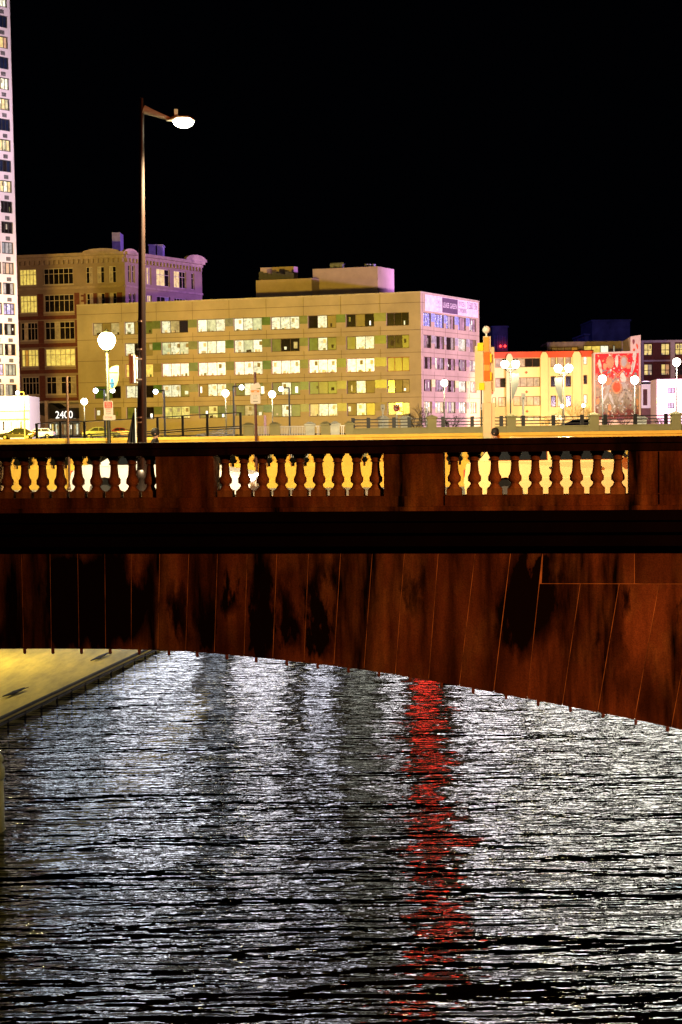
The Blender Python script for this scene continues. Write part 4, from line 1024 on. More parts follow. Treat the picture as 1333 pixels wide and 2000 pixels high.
b.tube((p0_.x, ly, p0_.z - .03), (lx, ly, p0_.z - .03), .012, n=6, m=0); b.tube((p0_.x, ly, p1_.z + .05), (lx, ly, p1_.z + .05), .012, n=6, m=0)
b.build('pole_banner', [mat('tan banner', (.5, .35, .25)), mat('white banner back', (.8, .78, .8))], t)
# furled flag on its own staff beside the lamp
D1 = 24.1; f0 = at_depth(264, 797, D1); 
t = thing('flag_staff', 'thin white staff with a furled black and yellow flag left of the road lamp', 'flag', (f0.x, f0.y, 0))
b = MB(); b.tube((f0.x, f0.y, 0), (f0.x, f0.y, f0.z), .014, n=8); b.lathe((f0.x, f0.y, 0), [(.12, 0), (.12, .04), (.03, .08)], 10); b.build('staff', mat('white staff', (.8, .8, .85)), t)
b = MB(); N_ = 10
top_ = at_depth(262.5, 806, D1)
rws = []
for k in range(N_ + 1):
    u = k / N_; z_ = top_.z - u * .75; hw_ = .02 + .17 * u ** 1.1
    rws.append([(f0.x - .016 - hw_ * (j / 6) , f0.y + .035 * math.sin(j * 2.1 + u * 2) * u, z_ - .06 * math.sin(j * .9) * u) for j in range(7)])
vs = [p for r in rws for p in r]; vs2 = [(p[0], p[1] + .02, p[2]) for p in vs]
fs = [(k * 7 + j, k * 7 + j + 1, (k + 1) * 7 + j + 1, (k + 1) * 7 + j) for k in range(N_) for j in range(6)]
b.add(vs, fs); b.add(vs2, fs)
b.m = [1 if (i % (N_ * 6)) // 6 >= 7 and (i % 6) >= 2 else 0 for i in range(len(b.f))]
b.build('flag_cloth', [mat('black cloth', (.01, .01, .01)), mat('yellow cloth', (.5, .32, .05), .8, .5, 12)], t, fix=False)

# far pavement posts, signs and lamp
def fpav(x): 
    D = FP.px(x, 900); p = FP.w(D[0], 0, .55); return p
p = fpav(212); D2 = p.y
t = globe_lamp(209, 665, D2, .24, 'big yellow globe lamp on the far pavement with a leaf banner', col=(1, .8, .38), st=40, power=1500, base=0, grp=None, pm_=green_metal, pole_r=.055)
b = MB(); pts_px = [(213.5, 723), (217, 718), (222, 715.5), (228, 714), (232, 715), (232.5, 730), (231.5, 742), (228.5, 751), (224, 758), (219, 762), (214.5, 762.5)]
b.prism([at_depth(x, y, D2) for x, y in pts_px], (0, .02, 0), 0)
e = [at_depth(219.5 + 4 * math.cos(a * math.pi / 8), 748 + 10 * math.sin(a * math.pi / 8), D2 - .006) for a in range(16)]; b.add(e, [tuple(range(16))], 1)
for y in (727, 748): b.tube(at_depth(210, y, D2), at_depth(230 if y == 727 else 223, y, D2), .012, n=6, m=2)
b.build('leaf_banner', [mat('pale yellow banner', (.4, .45, .2)), mat('banner blue', (.01, .12, .35)), green_metal], t, fix=False)
def flat_sign(name, label, cat, x0, x1, y0, y1, D, paint, grp=None, post=None, post_m=steel, tilt=None, post_z=0, post_r=.03, top=None):
    c_ = at_depth((x0 + x1) / 2, (y0 + y1) / 2, D)
    t = thing(name, label, cat, (c_.x, c_.y, post_z), grp)
    if post is not None:
        a_ = at_depth(post, top if top else y0, D + .06)
        b = MB(); b.tube((a_.x, a_.y, post_z), (a_.x, a_.y, a_.z), post_r, n=8); b.build('post', post_m, t)
    F = Face((0, D), (1, 0)); ss0, ss1 = F.px(x0, (y0 + y1) / 2)[0], F.px(x1, (y0 + y1) / 2)[0]; z1_, z0_ = at_depth(x0, y0, D).z, at_depth(x0, y1, D).z
    paint(t, F, ss0, ss1, z0_, z1_); return t
RED = mat('sign red', (.55, .03, .02), .5, .05); SWH = mat('sign white', (.5, .47, .42), .5, .05); ORG = mat('sign orange', (.9, .18, .01), .5, .05); SBK = mat('sign black', (.03, .03, .03), .5)
def rrect(b, F, a0, a1, z0, z1, d0, d1, m, r=.04):
    pts = []
    for cx_, cz_, st in ((a1 - r, z1 - r, 0), (a0 + r, z1 - r, 90), (a0 + r, z0 + r, 180), (a1 - r, z0 + r, 270)):
        for k in range(4): an = R(st + k * 30); pts.append(F.w(cx_ + r * math.cos(an), cz_ + r * math.sin(an), d1))
    b.prism(pts, F.n * (d0 - d1), m)
def paint_tow(t, F, a0, a1, z0, z1):
    b = MB(); H = z1 - z0; W_ = a1 - a0
    rrect(b, F, a0, a1, z0, z1, .02, 0, 0)
    rrect(b, F, a0 + .02, a1 - .02, z0 + .62 * H, z1 - .02, .024, .0205, 1, .03)
    for tx, u0, u1, k in (('ONLY', .84, .93, 0), ('TRUCK', .74, .83, 0), ('PARKING', .65, .72, 0), ('ANY', .5, .57, 1), ('TIME', .4, .47, 1), ('TOW', .28, .36, 2)):
        text_mb(b, tx, F, a0 + .22 * W_, a1 - .22 * W_, z0 + u0 * H, z0 + u1 * H, .027, k)
    rrect(b, F, a0 - .02, a1 + .06, z0 - .02 * H, z0 + .24 * H, .03, .021, 0, .02); text_mb(b, 'ZONE', F, a0 + .1 * W_, a1 - .1 * W_, z0 + .08 * H, z0 + .18 * H, .033, 1)
    b.build('sign_plate', [SWH, RED, SBK], t)
flat_sign('parking_sign', 'red and white parking sign plate on the globe lamp post', 'sign', 203.5, 221.5, 783, 820, D2 - .12, paint_tow)
D3 = fpav(499).y
def paint_park(t, F, a0, a1, z0, z1):
    b = MB(); H = z1 - z0; W_ = a1 - a0
    rrect(b, F, a0, a1, z0, z1, .02, 0, 0)
    b.fbox(F, a0 + .02, a1 - .02, z1 - .23 * H, z1 - .03, .024, .0205, 1); b.fbox(F, a0 + .38 * W_, a1 - .35 * W_, z1 - .2 * H, z1 - .06, .027, .0242, 0)
    text_mb(b, 'PARKING', F, a0 + .12 * W_, a1 - .12 * W_, z0 + .63 * H, z0 + .69 * H, .024, 1)
    for tx, u0, u1 in (('2 HR', .5, .58), ('8AM', .36, .42)): text_mb(b, tx, F, a0 + .3 * W_, a1 - .3 * W_, z0 + u0 * H, z0 + u1 * H, .024, 2)
    b.fbox(F, a0 + .27 * W_, a1 - .25 * W_, z0 + .15 * H, z0 + .19 * H, .024, .0205, 2)
    b.build('sign_plate', [SWH, ORG, SBK], t)
    # tilted plate above
    c0 = [at_depth(x, y, D3 - .1) for x, y in ((489.5, 752.5), (505, 746.5), (509.5, 754), (508, 757.5), (491, 762))]
    b = MB(); b.prism(c0, (0, .02, 0)); b.build('upper_plate', SWH, t)
t = flat_sign('parking_sign', 'white parking sign with an orange header on a tall brown post', 'sign', 489.5, 509, 760, 789, D3 - .1, paint_park, post=498.5, post_m=brown_metal, post_r=.036, top=727)
p = at_depth(512, 762, D3); b = MB(); b.box((p.x - .02, p.y - .1, p.z - .1), (p.x + .06, p.y + .1, p.z + .1)); b.build('side_box', steel, t)
p = fpav(131); a_ = at_depth(131, 735, p.y)
b = MB(); b.tube((a_.x, a_.y, 0), (a_.x, a_.y, a_.z), .032, n=8); b.lathe((a_.x, a_.y, 0), [(.09, 0), (.08, .05), (.035, .1)], 8)
tag(b.build('bare_post', tan_metal), 'plain tan post without a sign on the far pavement at left', 'post')

# block pillar on the far side
D4 = fpav(953).y + .2
t = thing('block_pillar', 'cream pillar with yellow and orange blocks and a white ball on top', 'pillar', (at_depth(953, 850, D4).x, D4, 0))
def pbox(b, x0, x1, y0, y1, dy0, dy1, m, z0=None):
    a_, c_ = at_depth(x0, y0, D4), at_depth(x1, y1, D4); b.box((a_.x, D4 + dy0, c_.z if z0 is None else z0), (c_.x, D4 + dy1, a_.z), m)
cm = mat('cream pillar stone', (.78, .62, .36), .8, .1, 2, bump=.15)
b = MB(); pbox(b, 944, 960, 787, 850, -.1, .14, 0, 0); pbox(b, 960.2, 967, 787, 850, -.07, .14, 0, 0); b.build('lower_shaft', cm, t)
b = MB(); pbox(b, 944.5, 955, 657, 786.8, -.05, .1, 0); pbox(b, 955.1, 959.5, 657, 786.8, -.03, .1, 0); pbox(b, 947, 960, 745, 786, -.08, -.051, 0); b.build('upper_shaft', cm, t)
b = MB(); pbox(b, 928, 944.3, 676, 762, -.02, .06, 0); pbox(b, 959.7, 966.5, 678, 765, .0, .06, 0); b.build('side_slab', cm, t)
yl = mat('yellow block', (.9, .75, .0), .6, .05); og = mat('orange block', (.9, .16, .0), .6, .08); lo = mat('light orange block', (.85, .36, .05), .6, .08)
for (x0, x1, y0, y1, m_, dy) in ((932.5, 944, 670, 685, yl, -.08), (936, 946, 748, 762, yl, -.08), (944.8, 956.5, 688, 712, og, -.1), (956.6, 960, 691, 708, yl, -.09), (945.5, 956.5, 712.3, 724, lo, -.08), (945, 957, 724.3, 744, og, -.1), (957.1, 960, 727, 743, yl, -.09), (944.8, 955, 659, 687, lo, -.07)):
    b = MB(); pbox(b, x0, x1, y0, y1, dy, -.0 if m_ is yl and x0 < 940 else -.052, 0); b.build('block', m_, t)
g = at_depth(950.5, 644, D4); b = MB(); b.tube(g - Vector((0, 0, .2)), g, .025, n=8); b.ball(g, .105, 16); b.build('ball', mat('white ball', (.8, .8, .78), .4, .02), t)

# far river bank signs
def small_white(t, F, a0, a1, z0, z1):
    b = MB(); rrect(b, F, a0, a1, z0, z1, .03, 0, 0, .05); b.fbox(F, a0 + .1, a1 - .1, z0 + .12, z0 + .2, .035, .031, 1); b.build('sign_plate', [SWH, SBK], t)
def no_turn(t, F, a0, a1, z0, z1):
    b = MB(); b.fbox(F, a0, a1, z0, z1, .03, 0, 0); c_ = F.w((a0 + a1) / 2, (z0 + z1) / 2, .05); r = (a1 - a0) * .42
    for i in range(16):
        t0_, t1_ = 2 * math.pi * i / 16, 2 * math.pi * (i + 1) / 16
        b.tube(c_ + Vector((r * math.cos(t0_), 0, r * math.sin(t0_))), c_ + Vector((r * math.cos(t1_), 0, r * math.sin(t1_))), .05, n=5, m=1)
    b.tube(c_ + Vector((-r * .7, 0, r * .7)), c_ + Vector((r * .7, 0, -r * .7)), .04, n=5, m=1)
    b.tube(c_ + Vector((.1, .0, -r * .6)), c_ + Vector((.1, 0, r * .2)), .04, n=5, m=2); b.tube(c_ + Vector((.1, 0, r * .2)), c_ + Vector((-r * .5, 0, r * .2)), .04, n=5, m=2)
    b.build('sign_plate', [SWH, RED, SBK], t)
flat_sign('road_sign', 'no left turn sign with a red ring before the office block', 'sign', 769, 781, 791, 803, 108, no_turn, 'signs on the far bank', post=775, post_z=GZ, post_r=.06)
flat_sign('road_sign', 'blank white sign in front of the cream warehouse', 'sign', 1018.5, 1026.5, 768, 782, 105, small_white, 'signs on the far bank', post=1022, post_z=GZ, post_r=.07)
flat_sign('road_sign', 'small white sign on a pale post under the seventh window column', 'sign', 744, 752, 790, 802, 108, small_white, 'signs on the far bank', post=748, post_z=GZ, post_r=.06)
flat_sign('road_sign', 'white post sign at the foot of the pink lit gable', 'sign', 831, 834.5, 797, 808, 108, small_white, 'signs on the far bank', post=833, post_z=GZ, post_r=.06)
flat_sign('road_sign', 'narrow white sign just left of the block pillar', 'sign', 938.5, 942, 789, 801, 108, small_white, 'signs on the far bank', post=940.5, post_z=GZ, post_r=.05, post_m=black_metal, top=762)

# ------------------------------------------------------------------ far bank parapets and fences
RF = Face((0, 104), (1, -.03)); rz = lambda y, x: RF.px(x, y)[1]; rs = lambda x: RF.px(x, 830)[0]
zw = rz(833.5, 1100); zg = rz(813, 1162)
t = thing('bank_parapet', 'low stone parapet with capped pedestals and a dark triple rail fence at right', 'parapet', RF.w(rs(1050), 0))
gst = mat('grey green stone', (.42, .36, .17), .85, .12, .8)
b = MB(); b.fbox(RF, rs(690), rs(1500), -.5, zw, .0, -.4); b.build('wall', gst, t)
b = MB(); b.fbox(RF, rs(690), rs(1500), zw + .002, zw + .1, .06, -.46); b.build('coping', gst, t)
for x in (845, 1000, 1162, 1322):
    b = MB(); a = rs(x); b.fbox(RF, a - .36, a + .3, -.5, zg, .12, -.55); 
    c_ = RF.w(a - .03, zg + .1, -.2); b.fbox(RF, a - .45, a + .39, zg + .002, zg + .12, .2, -.63)
    b.add([RF.w(a - .42, zg + .122, .18), RF.w(a + .36, zg + .122, .18), RF.w(a + .36, zg + .122, -.6), RF.w(a - .42, zg + .122, -.6), RF.w(a - .03, zg + .3, -.2)], [(0, 1, 4), (1, 2, 4), (2, 3, 4), (3, 0, 4)])
    b.build('pedestal', gst, t)
xs_r = [690, 720, 770, 800, 845, 866, 923, 980, 1000, 1023, 1082, 1138, 1162, 1183, 1242, 1302, 1322, 1360, 1420, 1500]
b = MB()
for zz in (.22, .45, .68): b = MB(); b.fbox(RF, rs(690), rs(1500), zw + zz, zw + zz + .07, -.1, -.17); b.build('fence_rail', black_metal, t)
for x in xs_r:
    if x in (845, 1000, 1162, 1322): continue
    b = MB(); a = rs(x); b.fbox(RF, a - .13, a + .13, zw + .1, zw + .85, -.06, -.3); b.build('fence_post', black_metal, t)
for x, lb in ((749, 'squat white capped pillar right of the no entry rail gap'), (793, 'squat white capped pillar beside the no left turn sign'), (1252, 'squat white capped pillar under the mural lamp')):
    q = at_depth(x, 822, 112); t = thing('capped_pillar', {749: 'squat white capped pillar left of the no left turn sign', 793: 'squat white capped pillar right of the no left turn sign', 1252: 'squat white capped pillar right of the mural lamps'}[x], 'pillar', (q.x, q.y, GZ), 'white pillars behind the dark fence')
    b = MB(); b.box((q.x - .4, q.y - .3, GZ), (q.x + .4, q.y + .3, q.z + .1)); b.build('shaft', mat('white pillar', (.75, .72, .62)), t)
    b = MB(); z_ = q.z + .1; b.box((q.x - .5, q.y - .4, z_), (q.x + .5, q.y + .4, z_ + .1)); b.add([(q.x - .5, q.y - .4, z_ + .1), (q.x + .5, q.y - .4, z_ + .1), (q.x + .5, q.y + .4, z_ + .1), (q.x - .5, q.y + .4, z_ + .1), (q.x - .2, q.y, z_ + .3), (q.x + .2, q.y, z_ + .3)], [(0, 1, 5, 4), (1, 2, 5), (2, 3, 4, 5), (3, 0, 4)])
    b.build('cap', mat('white pillar', (.75, .72, .62)), t)
# middle balustrade
MFc = Face((0, 100), (1, 0)); ms = lambda x: MFc.px(x, 840)[0]; zz_ = lambda y: MFc.px(580, y)[1]
t = thing('bank_balustrade', 'grey stone balustrade with capped pedestals and steel pickets in the middle distance', 'balustrade', MFc.w(ms(580), 0))
for x, hw in ((486, 10), (537, 10), (606, 9), (636, 9), (655, 9), (683, 8)):
    b = MB(); a0, a1 = ms(x - hw), ms(x + hw); b.fbox(MFc, a0, a1, -.4, zz_(831), .1, -.6)
    b.fbox(MFc, a0 - .08, a1 + .08, zz_(831) + .002, zz_(828.5), .2, -.7)
    b.add([MFc.w(a0 - .06, zz_(828.5), .18), MFc.w(a1 + .06, zz_(828.5), .18), MFc.w(a1 + .06, zz_(828.5), -.68), MFc.w(a0 - .06, zz_(828.5), -.68), MFc.w(a0 + .2, zz_(824), -.2), MFc.w(a1 - .2, zz_(824), -.2)], [(0, 1, 5, 4), (1, 2, 5), (2, 3, 4, 5), (3, 0, 4)])
    b.build('pedestal', gst if x not in (606, 655) else mat('white pillar', (.75, .72, .62)), t)
b = MB(); b.fbox(MFc, ms(450), ms(690), zz_(833.5), zz_(832), .0, -.15); b.build('top_rail', steel, t)
n = 60; proto = None
for i in range(n):
    a = ms(492 + i * 3.2)
    if any(abs(492 + i * 3.2 - x) < 11 for x in (486, 537, 606, 636, 655, 683)): continue
    if proto is None:
        b = MB(); hh = zz_(833.6) + .4; b.box((-.025, -.025, 0), (.025, .025, hh)); b.box((-.04, -.04, hh * .62), (.04, .04, hh * .7)); proto = b.build('picket', steel, t, off=Vector()); o = proto
    else: o = proto.copy(); C.objects.link(o)
    o.location = MFc.w(a, -.4, -.08) - t.location
# stair handrails
t = thing('stair_handrail', 'pale sloping metal handrails climbing right towards the stone balustrade', 'handrail', at_depth(400, 850, 90))
for k in range(5):
    b = MB(); b.tube(at_depth(330 + k * 14, 861 - k * 1.2, 90), at_depth(458, 834 + k * 4.2, 90), .03, n=6); b.build('rail', steel, t)
for x in (360, 385, 410, 435, 457):
    b = MB(); u = (x - 330) / 128; q = at_depth(x, 861 - 27 * u, 90); b.tube(q, q - Vector((0, 0, 1.4)), .03, n=6); b.build('post', steel, t)
# dark frame fence
FF = Face((0, 86), (1, 0)); 
t = thing('frame_fence', 'thin black frame fence across the left middle distance', 'fence', at_depth(230, 850, 86))
xs_f = [(72, 827), (118, 823), (165, 822.5), (308, 815), (357, 811.5), (405, 808.5), (470, 805.5)]
for (x, y) in xs_f:
    q = at_depth(x, y, 86); b = MB(); b.box((q.x - .07, q.y - .07, -.6), (q.x + .07, q.y + .07, q.z)); b.build('post', black_metal, t)
for (p, q) in zip(xs_f, xs_f[1:]):
    
    for o_ in (.6, 27, 31): b = MB(); b.tube(at_depth(p[0], p[1] + o_, 86), at_depth(q[0], q[1] + o_, 86), .03, n=6); b.build('rail', black_metal, t)

# ------------------------------------------------------------------ bare trees
def bare_tree(x, y, D, h, spread, label, m, seed, n0=7, base_z=GZ):
    rnd = random.Random(seed); q = at_depth(x, y, D); root = thing('bare_tree', label, 'tree', (q.x, q.y, base_z), 'leafless trees on the far bank')
    tr, cr = MB(), MB(); o = Vector((q.x, q.y, base_z))
    tr.tube(o, o + Vector((0, 0, h * .2)), .13, .1, 7)
    def br(p, d, L, r, lvl):
        e = p + d * L
        (cr if lvl > 0 else tr).tube(p, e, r, r * .6, 5 if lvl < 2 else 3, caps=False)
        if lvl >= 4: return
        for _ in range(3 if lvl < 3 else 4):
            a = Vector((rnd.uniform(-1, 1), rnd.uniform(-1, 1), rnd.uniform(-.1, .9))).normalized()
            nd = (d * 1.1 + a * spread).normalized(); br(p + d * L * rnd.uniform(.45, 1), nd, L * rnd.uniform(.55, .8), r * .55, lvl + 1)
    for _ in range(n0):
        d = Vector((rnd.uniform(-1, 1) * spread, rnd.uniform(-1, 1) * spread, 1.0)).normalized(); br(o + Vector((0, 0, h * rnd.uniform(.05, .2))), d, h * rnd.uniform(.25, .36), .05, 0)
    tr.build('trunk', m, root); cr.build('crown', m, root)
bark = mat('bare bark', (.16, .12, .07), .9, .3, 3); pbark = mat('pale bark', (.5, .36, .2), .9, .3, 3); rbark = mat('reddish bark', (.25, .12, .12), .9, .3, 3)
bare_tree(812, 820, 150, 3.6, .9, 'leafless tree at the corner of the office block', bark, 1)
bare_tree(834, 820, 152, 2.6, 1.0, 'low leafless shrub right of the office corner', bark, 11)
bare_tree(880, 820, 150, 2.8, 1.1, 'low leafless shrub before the pink lit gable', bark, 2)
bare_tree(1065, 820, 200, 2.6, 1.2, 'leafless shrub lit yellow left of the parked blue car', pbark, 3)
bare_tree(1092, 820, 205, 3.6, 1.1, 'leafless shrub lit yellow behind the path lamp', pbark, 4)
bare_tree(1128, 815, 205, 5.2, .8, 'leafless tree lit yellow beside the narrow warehouse windows', pbark, 5, 8)
bare_tree(1150, 818, 205, 4.0, .9, 'leafless tree at the left edge of the mural', pbark, 6)
bare_tree(1190, 820, 215, 2.8, 1.3, 'reddish leafless shrub under the left half of the mural', rbark, 7)
bare_tree(1220, 820, 215, 3.0, 1.3, 'reddish leafless shrub under the middle of the mural', rbark, 8)
bare_tree(1290, 820, 205, 2.4, 1.3, 'grey leafless shrub before the pink house', bark, 9)
lamp('shrub_light', 'POINT', at_depth(1110, 800, 192), (1, .7, .25), 9000, .3)

# ------------------------------------------------------------------ cars
def arc(cx, r, n=8, rev=False):
    return [(cx + r * math.cos(math.pi * i / n) * (1 if not rev else -1), r * math.sin(math.pi * i / n) + .3) for i in range(n + 1)]
tyre = mat('tyre rubber', (.006, .006, .006), .9, spec=.1); rim = mat('alloy rim', (.06, .06, .06), .4, .1, metal=.3); glassc = mat('car glass', (.01, .012, .015), .08, .1); chrome = mat('chrome', (.7, .7, .7), .15, .1, metal=1)
tail_m = mat('tail lamp red', (.6, .02, .02), .3, .1, emit=.5, ecol=(1, .02, .01))
def car(label, paint, loc, ang, L=4.4, H=1.45, W=1.8, kind='sedan', head_on=False, scale=1.0, grp='cars'):
    """car pointing along local +x"""
    t = thing('parked_car' if grp != 'moving' else 'car', label, 'car', loc); 
    wf, wr, rw = L * .5 - .82, -L * .5 + .85, .33
    belt = .92 if kind == 'sedan' else 1.0
    low = [(-L / 2 + .03, .35), (wr - .42, .26)]
    for i in range(9): a = math.pi - math.pi * i / 8; low.append((wr + .39 * math.cos(a), .3 + .39 * math.sin(a)))
    low += [(wr + .42, .24), (wf - .42, .24)]
    for i in range(9): a = math.pi - math.pi * i / 8; low.append((wf + .39 * math.cos(a), .3 + .39 * math.sin(a)))
    low += [(wf + .42, .26), (L / 2 - .06, .3), (L / 2, .45), (L / 2 - .03, .62), (L / 2 - .25, .74), (L * .5 - 1.15, belt - .03)]
    if kind == 'sedan': low += [(-L * .5 + 1.0, belt + .03), (-L / 2 + .25, belt + .02), (-L / 2 + .04, belt - .12), (-L / 2, .6)]
    else: low += [(-L / 2 + .25, belt + .02), (-L / 2 + .05, belt - .05), (-L / 2, .6)]
    rf0 = -L * .5 + (1.35 if kind == 'sedan' else .65); rf1 = L * .5 - 1.95
    up = [(L * .5 - 1.15, belt - .03), (rf1, H - .05), (rf1 - .4, H), (rf0 + .3, H), (rf0, H - .06), (-L * .5 + (.62 if kind == 'sedan' else .3), belt + .02)]
    def yw(z, x):
        e = 1 - .06 * max(0, (abs(x) / (L / 2)) - .75) * 4
        if z <= belt: return (W / 2) * e * (1 - .03 * abs(z - .6))
        return (W / 2) * e * (1 - .03 * abs(belt - .6)) * (1 - .2 * (z - belt) / (H - belt))
    b = MB(); n = len(low)
    vs = [(x, -yw(z, x), z) for x, z in low] + [(x, -yw(z, x) * .93, z + (.02 if z > .6 else 0)) for x, z in low] + [(x, yw(z, x) * .93, z + (.02 if z > .6 else 0)) for x, z in low] + [(x, yw(z, x), z) for x, z in low]
    b.add(vs, [tuple(range(n)), tuple(range(4 * n - 1, 3 * n - 1, -1))])
    for k in range(3): b.add(vs[k * n:(k + 2) * n], [(i, n + i, n + (i + 1) % n, (i + 1) % n) for i in range(n)], 0, k == 1)
    n = len(up); b.prism
    vs = [(x, -yw(z, x), z) for x, z in up] + [(x, yw(z, x), z) for x, z in up]
    b.add(vs, [tuple(range(n)), tuple(range(2 * n - 1, n - 1, -1))] + [(i, n + i, n + (i + 1) % n, (i + 1) % n) for i in range(n - 1)])
    b.build('body', paint, t, off=Vector())
    # windows
    g = MB()
    for sy in (-1, 1):
        mid = (rf0 + rf1) / 2 + .1
        lo_f, lo_r = L * .5 - 1.35, -L * .5 + (.95 if kind == 'sedan' else .5)
        for (xa, xb, xc, xd) in ((lo_r, mid - .05, mid - .05, rf0 + .15), (mid + .05, lo_f, rf1 - .1, mid + .05)):
            P = [(xa, belt + .05), (xb, belt + .05), (xc, H - .1), (xd, H - .1)]
            g.prism([(x, sy * (yw(z, x) + .006), z) for x, z in P], (0, sy * .008, 0))
    fr0, fr1 = (L * .5 - 1.15, belt - .0), (rf1 - .0, H - .05); nrm = Vector((H, 0, .8)).normalized() * .01
    g.prism([(fr0[0] - .06, -W * .42, fr0[1] + .05), (fr0[0] - .06, W * .42, fr0[1] + .05), (fr1[0] + .03, W * .36, fr1[1] - .03), (fr1[0] + .03, -W * .36, fr1[1] - .03)], (.03, 0, .03))
    rr0 = (-L * .5 + (.62 if kind == 'sedan' else .3), belt + .02)
    g.prism([(rr0[0] + .07, -W * .4, rr0[1] + .05), (rr0[0] + .07, W * .4, rr0[1] + .05), (rf0 - .02, W * .36, H - .1), (rf0 - .02, -W * .36, H - .1)], (-.03, 0, .03))
    g.build('glass', glassc, t, off=Vector())
    for x in (wf, wr):
        for sy in (-1, 1):
            b = MB(); b.tube((x, sy * (W / 2 - .2), .32), (x, sy * (W / 2 - .02), .32), .325, n=20); wo = b.build('wheel', tyre, t, off=Vector())
            b = MB(); b.tube((x, sy * (W / 2 - .05), .32), (x, sy * (W / 2 - .008), .32), .2, .19, n=14); b.build('rim', rim, wo, off=Vector())
    for sy in (-1, 1):
        b = MB(); b.box((L / 2 - .16, sy * (W / 2 - .42) - .16, .58), (L / 2 - .0, sy * (W / 2 - .42) + .16, .7)); b.build('headlight', glow('headlight on', (1, .95, .85), 12) if head_on else mat('lens', (.6, .6, .6), .2), t, off=Vector())
        b = MB(); b.box((-L / 2 - .01, sy * (W / 2 - .3) - .15, .68), (-L / 2 + .14, sy * (W / 2 - .3) + .17, .84)); b.build('tail_light', tail_m, t, off=Vector())
        b = MB(); b.box((L * .5 - 1.55, sy * (W / 2 + .1) - .07, belt + .02), (L * .5 - 1.4, sy * (W / 2 + .1) + .07, belt + .14)); b.build('mirror', paint, t, off=Vector())
        b = MB()
        for x in (-.55, .35): b.box((x, sy * (W / 2) - .012, belt - .14), (x + .17, sy * (W / 2) + .012, belt - .1))
        b.build('door_handle', chrome, t, off=Vector())
    b = MB(); b.box((L / 2 - .02, -.26, .42), (L / 2 + .015, .26, .53)); b.build('number_plate', SWH, t, off=Vector())
    t.rotation_euler = (0, 0, ang); t.scale = (scale,) * 3
    return t
road_ang = math.atan2(-.15, 1)
def on_road(x, D): p = at_depth(x, 960, D); return (p.x, p.y, -.15)
c1 = car('white saloon with its headlight on behind the left balusters of the bridge', mat('white car paint', (.8, .8, .82), .25, .02), on_road(331, 34), road_ang, L=4.3, head_on=True)
c2 = car('cream estate car behind the right balusters of the bridge', mat('cream car paint', (.62, .46, .2), .25, .02), on_road(1125, 30.2), road_ang, L=4.6, kind='wagon', H=1.5)
def far_car(x0, x1, y, D, lb, paint, kind='sedan', flip=False):
    a_, c_ = at_depth(x0, y, D), at_depth(x1, y, D); L = abs(c_.x - a_.x)
    return car(lb, paint, ((a_.x + c_.x) / 2, D, GZ), math.pi if flip else 0, L=4.5, kind=kind, scale=max(.9, L / 4.5))
far_car(1088, 1162, 830, 172, 'dark blue estate car parked before the cream warehouse', mat('blue car paint', (.03, .03, .12), .25, .05), 'wagon', True)
far_car(8, 62, 858, 165, 'black saloon parked at the left before the podium shop', mat('black car paint', (.01, .01, .012), .2, .05), 'sedan', True)
far_car(56, 96, 857, 185, 'silver saloon parked right of the black saloon', mat('silver car paint', (.4, .42, .44), .25, .05), 'wagon', True)
far_car(176, 222, 858, 160, 'dark grey saloon parked below the parking sign', mat('grey car paint', (.05, .06, .06), .25, .05))
far_car(224, 254, 858, 205, 'red saloon parked left of the furled flag', mat('red car paint', (.2, .008, .01), .25, .05), 'sedan')

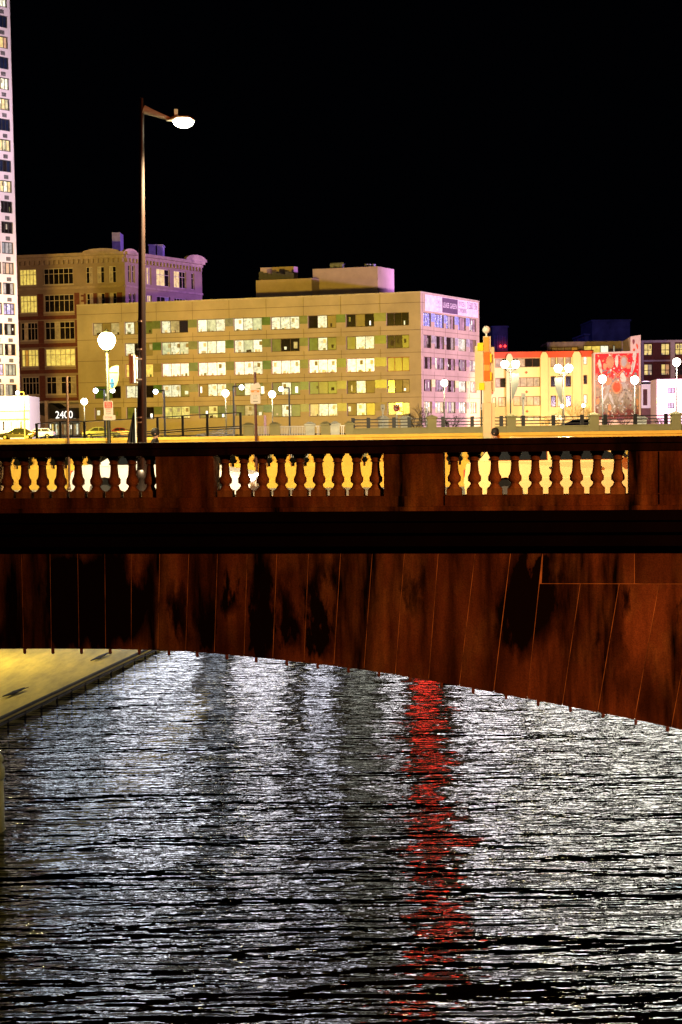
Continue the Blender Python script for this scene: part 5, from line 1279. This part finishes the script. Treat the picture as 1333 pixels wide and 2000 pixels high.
# ------------------------------------------------------------------ people
def person(label, loc, face_ang, coat, hair, legs, H=1.7, lean=.0, grp=None):
    t = thing('person', label, 'person', loc); s_ = H / 1.7
    J = {'pel': (0, 0, .92), 'sp': (.01, 0, 1.12), 'ch': (.02 + lean, 0, 1.33), 'nk': (.03 + lean, 0, 1.47), 'h0': (.045 + lean, 0, 1.54), 'h1': (.05 + lean, 0, 1.62)}
    for sgn, k in ((1, 'l'), (-1, 'r')):
        J.update({'sh' + k: (.02 + lean, .17 * sgn, 1.39), 'el' + k: (-.01 + lean, .22 * sgn, 1.12), 'wr' + k: (.13 + lean, .2 * sgn, .9), 'hd' + k: (.16 + lean, .2 * sgn, .83),
                  'hp' + k: (0, .09 * sgn, .88), 'kn' + k: (.04 * sgn + .03, .1 * sgn, .5), 'an' + k: (-.02 + .1 * sgn, .1 * sgn, .09), 'to' + k: (.12 + .1 * sgn, .11 * sgn, .04)})
        for f in range(5):
            o = (f - 2) * .016; base = Vector(J['hd' + k]); 
            J['f%d%s' % (f, k)] = tuple(base + Vector((.02 + (.0 if f else .03), o * 1.0, -.06 if f else -.02))); J['g%d%s' % (f, k)] = tuple(base + Vector((.01 + (.0 if f else .045), o * 1.1, (-.1 + .006 * abs(f - 3)) if f else -.045)))
    rad = {'pel': .14, 'sp': .13, 'ch': .155, 'nk': .055, 'h0': .075, 'h1': .095}
    E = [('pel', 'sp'), ('sp', 'ch'), ('ch', 'nk'), ('nk', 'h0'), ('h0', 'h1')]
    for k in 'lr':
        E += [('ch', 'sh' + k), ('sh' + k, 'el' + k), ('el' + k, 'wr' + k), ('wr' + k, 'hd' + k), ('pel', 'hp' + k), ('hp' + k, 'kn' + k), ('kn' + k, 'an' + k), ('an' + k, 'to' + k)]
        for f in range(5): E += [('hd' + k, 'f%d%s' % (f, k)), ('f%d%s' % (f, k), 'g%d%s' % (f, k))]
        rad.update({'sh' + k: .07, 'el' + k: .052, 'wr' + k: .036, 'hd' + k: .032, 'hp' + k: .1, 'kn' + k: .065, 'an' + k: .045, 'to' + k: .04})
        for f in range(5): rad['f%d%s' % (f, k)] = .009; rad['g%d%s' % (f, k)] = .007
    names = list(J); me = bpy.data.meshes.new('body'); me.from_pydata([Vector(J[n]) * s_ for n in names], [(names.index(a), names.index(b_)) for a, b_ in E], [])
    ob = bpy.data.objects.new('body', me); C.objects.link(ob)
    ob.modifiers.new('s', 'SKIN'); ob.modifiers.new('d', 'SUBSURF').levels = 2
    sv = me.skin_vertices[0].data
    for i, n in enumerate(names): sv[i].radius = (rad[n] * s_, rad[n] * s_ * (1.15 if n in ('ch', 'sp', 'pel') else 1)); sv[i].use_root = (n == 'pel')
    dg = bpy.context.evaluated_depsgraph_get(); m2 = bpy.data.meshes.new_from_object(ob.evaluated_get(dg)); bpy.data.objects.remove(ob)
    skin = mat('skin', (.45, .26, .18), .6, .1)
    for m_ in (skin, coat, legs): m2.materials.append(m_)
    for p in m2.polygons:
        z_ = p.center.z / s_; p.use_smooth = True
        p.material_index = 0 if z_ > 1.46 or (z_ < .9 and abs(p.center.y) > .15 * s_ and p.center.x > .07 * s_) else (1 if z_ > .82 else 2)
    bo = bpy.data.objects.new('body', m2); C.objects.link(bo); bo.parent = t
    c_ = Vector(J['h1']) * s_
    b = MB(); b.lathe(c_ + Vector((-.025, 0, -.1)) * s_, [(.07 * s_, 0), (.112 * s_, .06 * s_), (.12 * s_, .13 * s_), (.1 * s_, .2 * s_), (.05 * s_, .235 * s_), (.01, .24 * s_)], 16)
    b.build('hair', hair, t, off=Vector())
    b = MB(); b.ball(c_ + Vector((.105, 0, -.035)) * s_, .016 * s_, 8); b.ball(c_ + Vector((.09, .035, -.0)) * s_, .011 * s_, 8, 1); b.ball(c_ + Vector((.09, -.035, 0)) * s_, .011 * s_, 8, 1)
    for sy in (-1, 1): b.ball(c_ + Vector((.0, sy * .1, -.03)) * s_, .022 * s_, 8)
    b.tube(c_ + Vector((.09, -.02, -.075)) * s_, c_ + Vector((.09, .02, -.075)) * s_, .006 * s_, n=5, m=2)
    b.build('face', [skin, SBK, mat('lips', (.3, .08, .07))], t, off=Vector())
    t.rotation_euler = (0, 0, face_ang)
    return t
blk = mat('black wool', (.012, .011, .012), .9); hairm = mat('black hair', (.01, .008, .007), .7)
p = FP.w(FP.px(324, 860)[0], 0, 1.1); person('person with dark hair and dark coat walking on the far pavement at left', (p.x, p.y, 0), road_ang, blk, hairm, blk, H=1.62)
p = FP.w(FP.px(987, 860)[0], 0, 1.1); person('person in a black coat bending forward beside the block pillar', (p.x, p.y, 0), road_ang + math.pi, blk, hairm, blk, H=1.5, lean=.22)
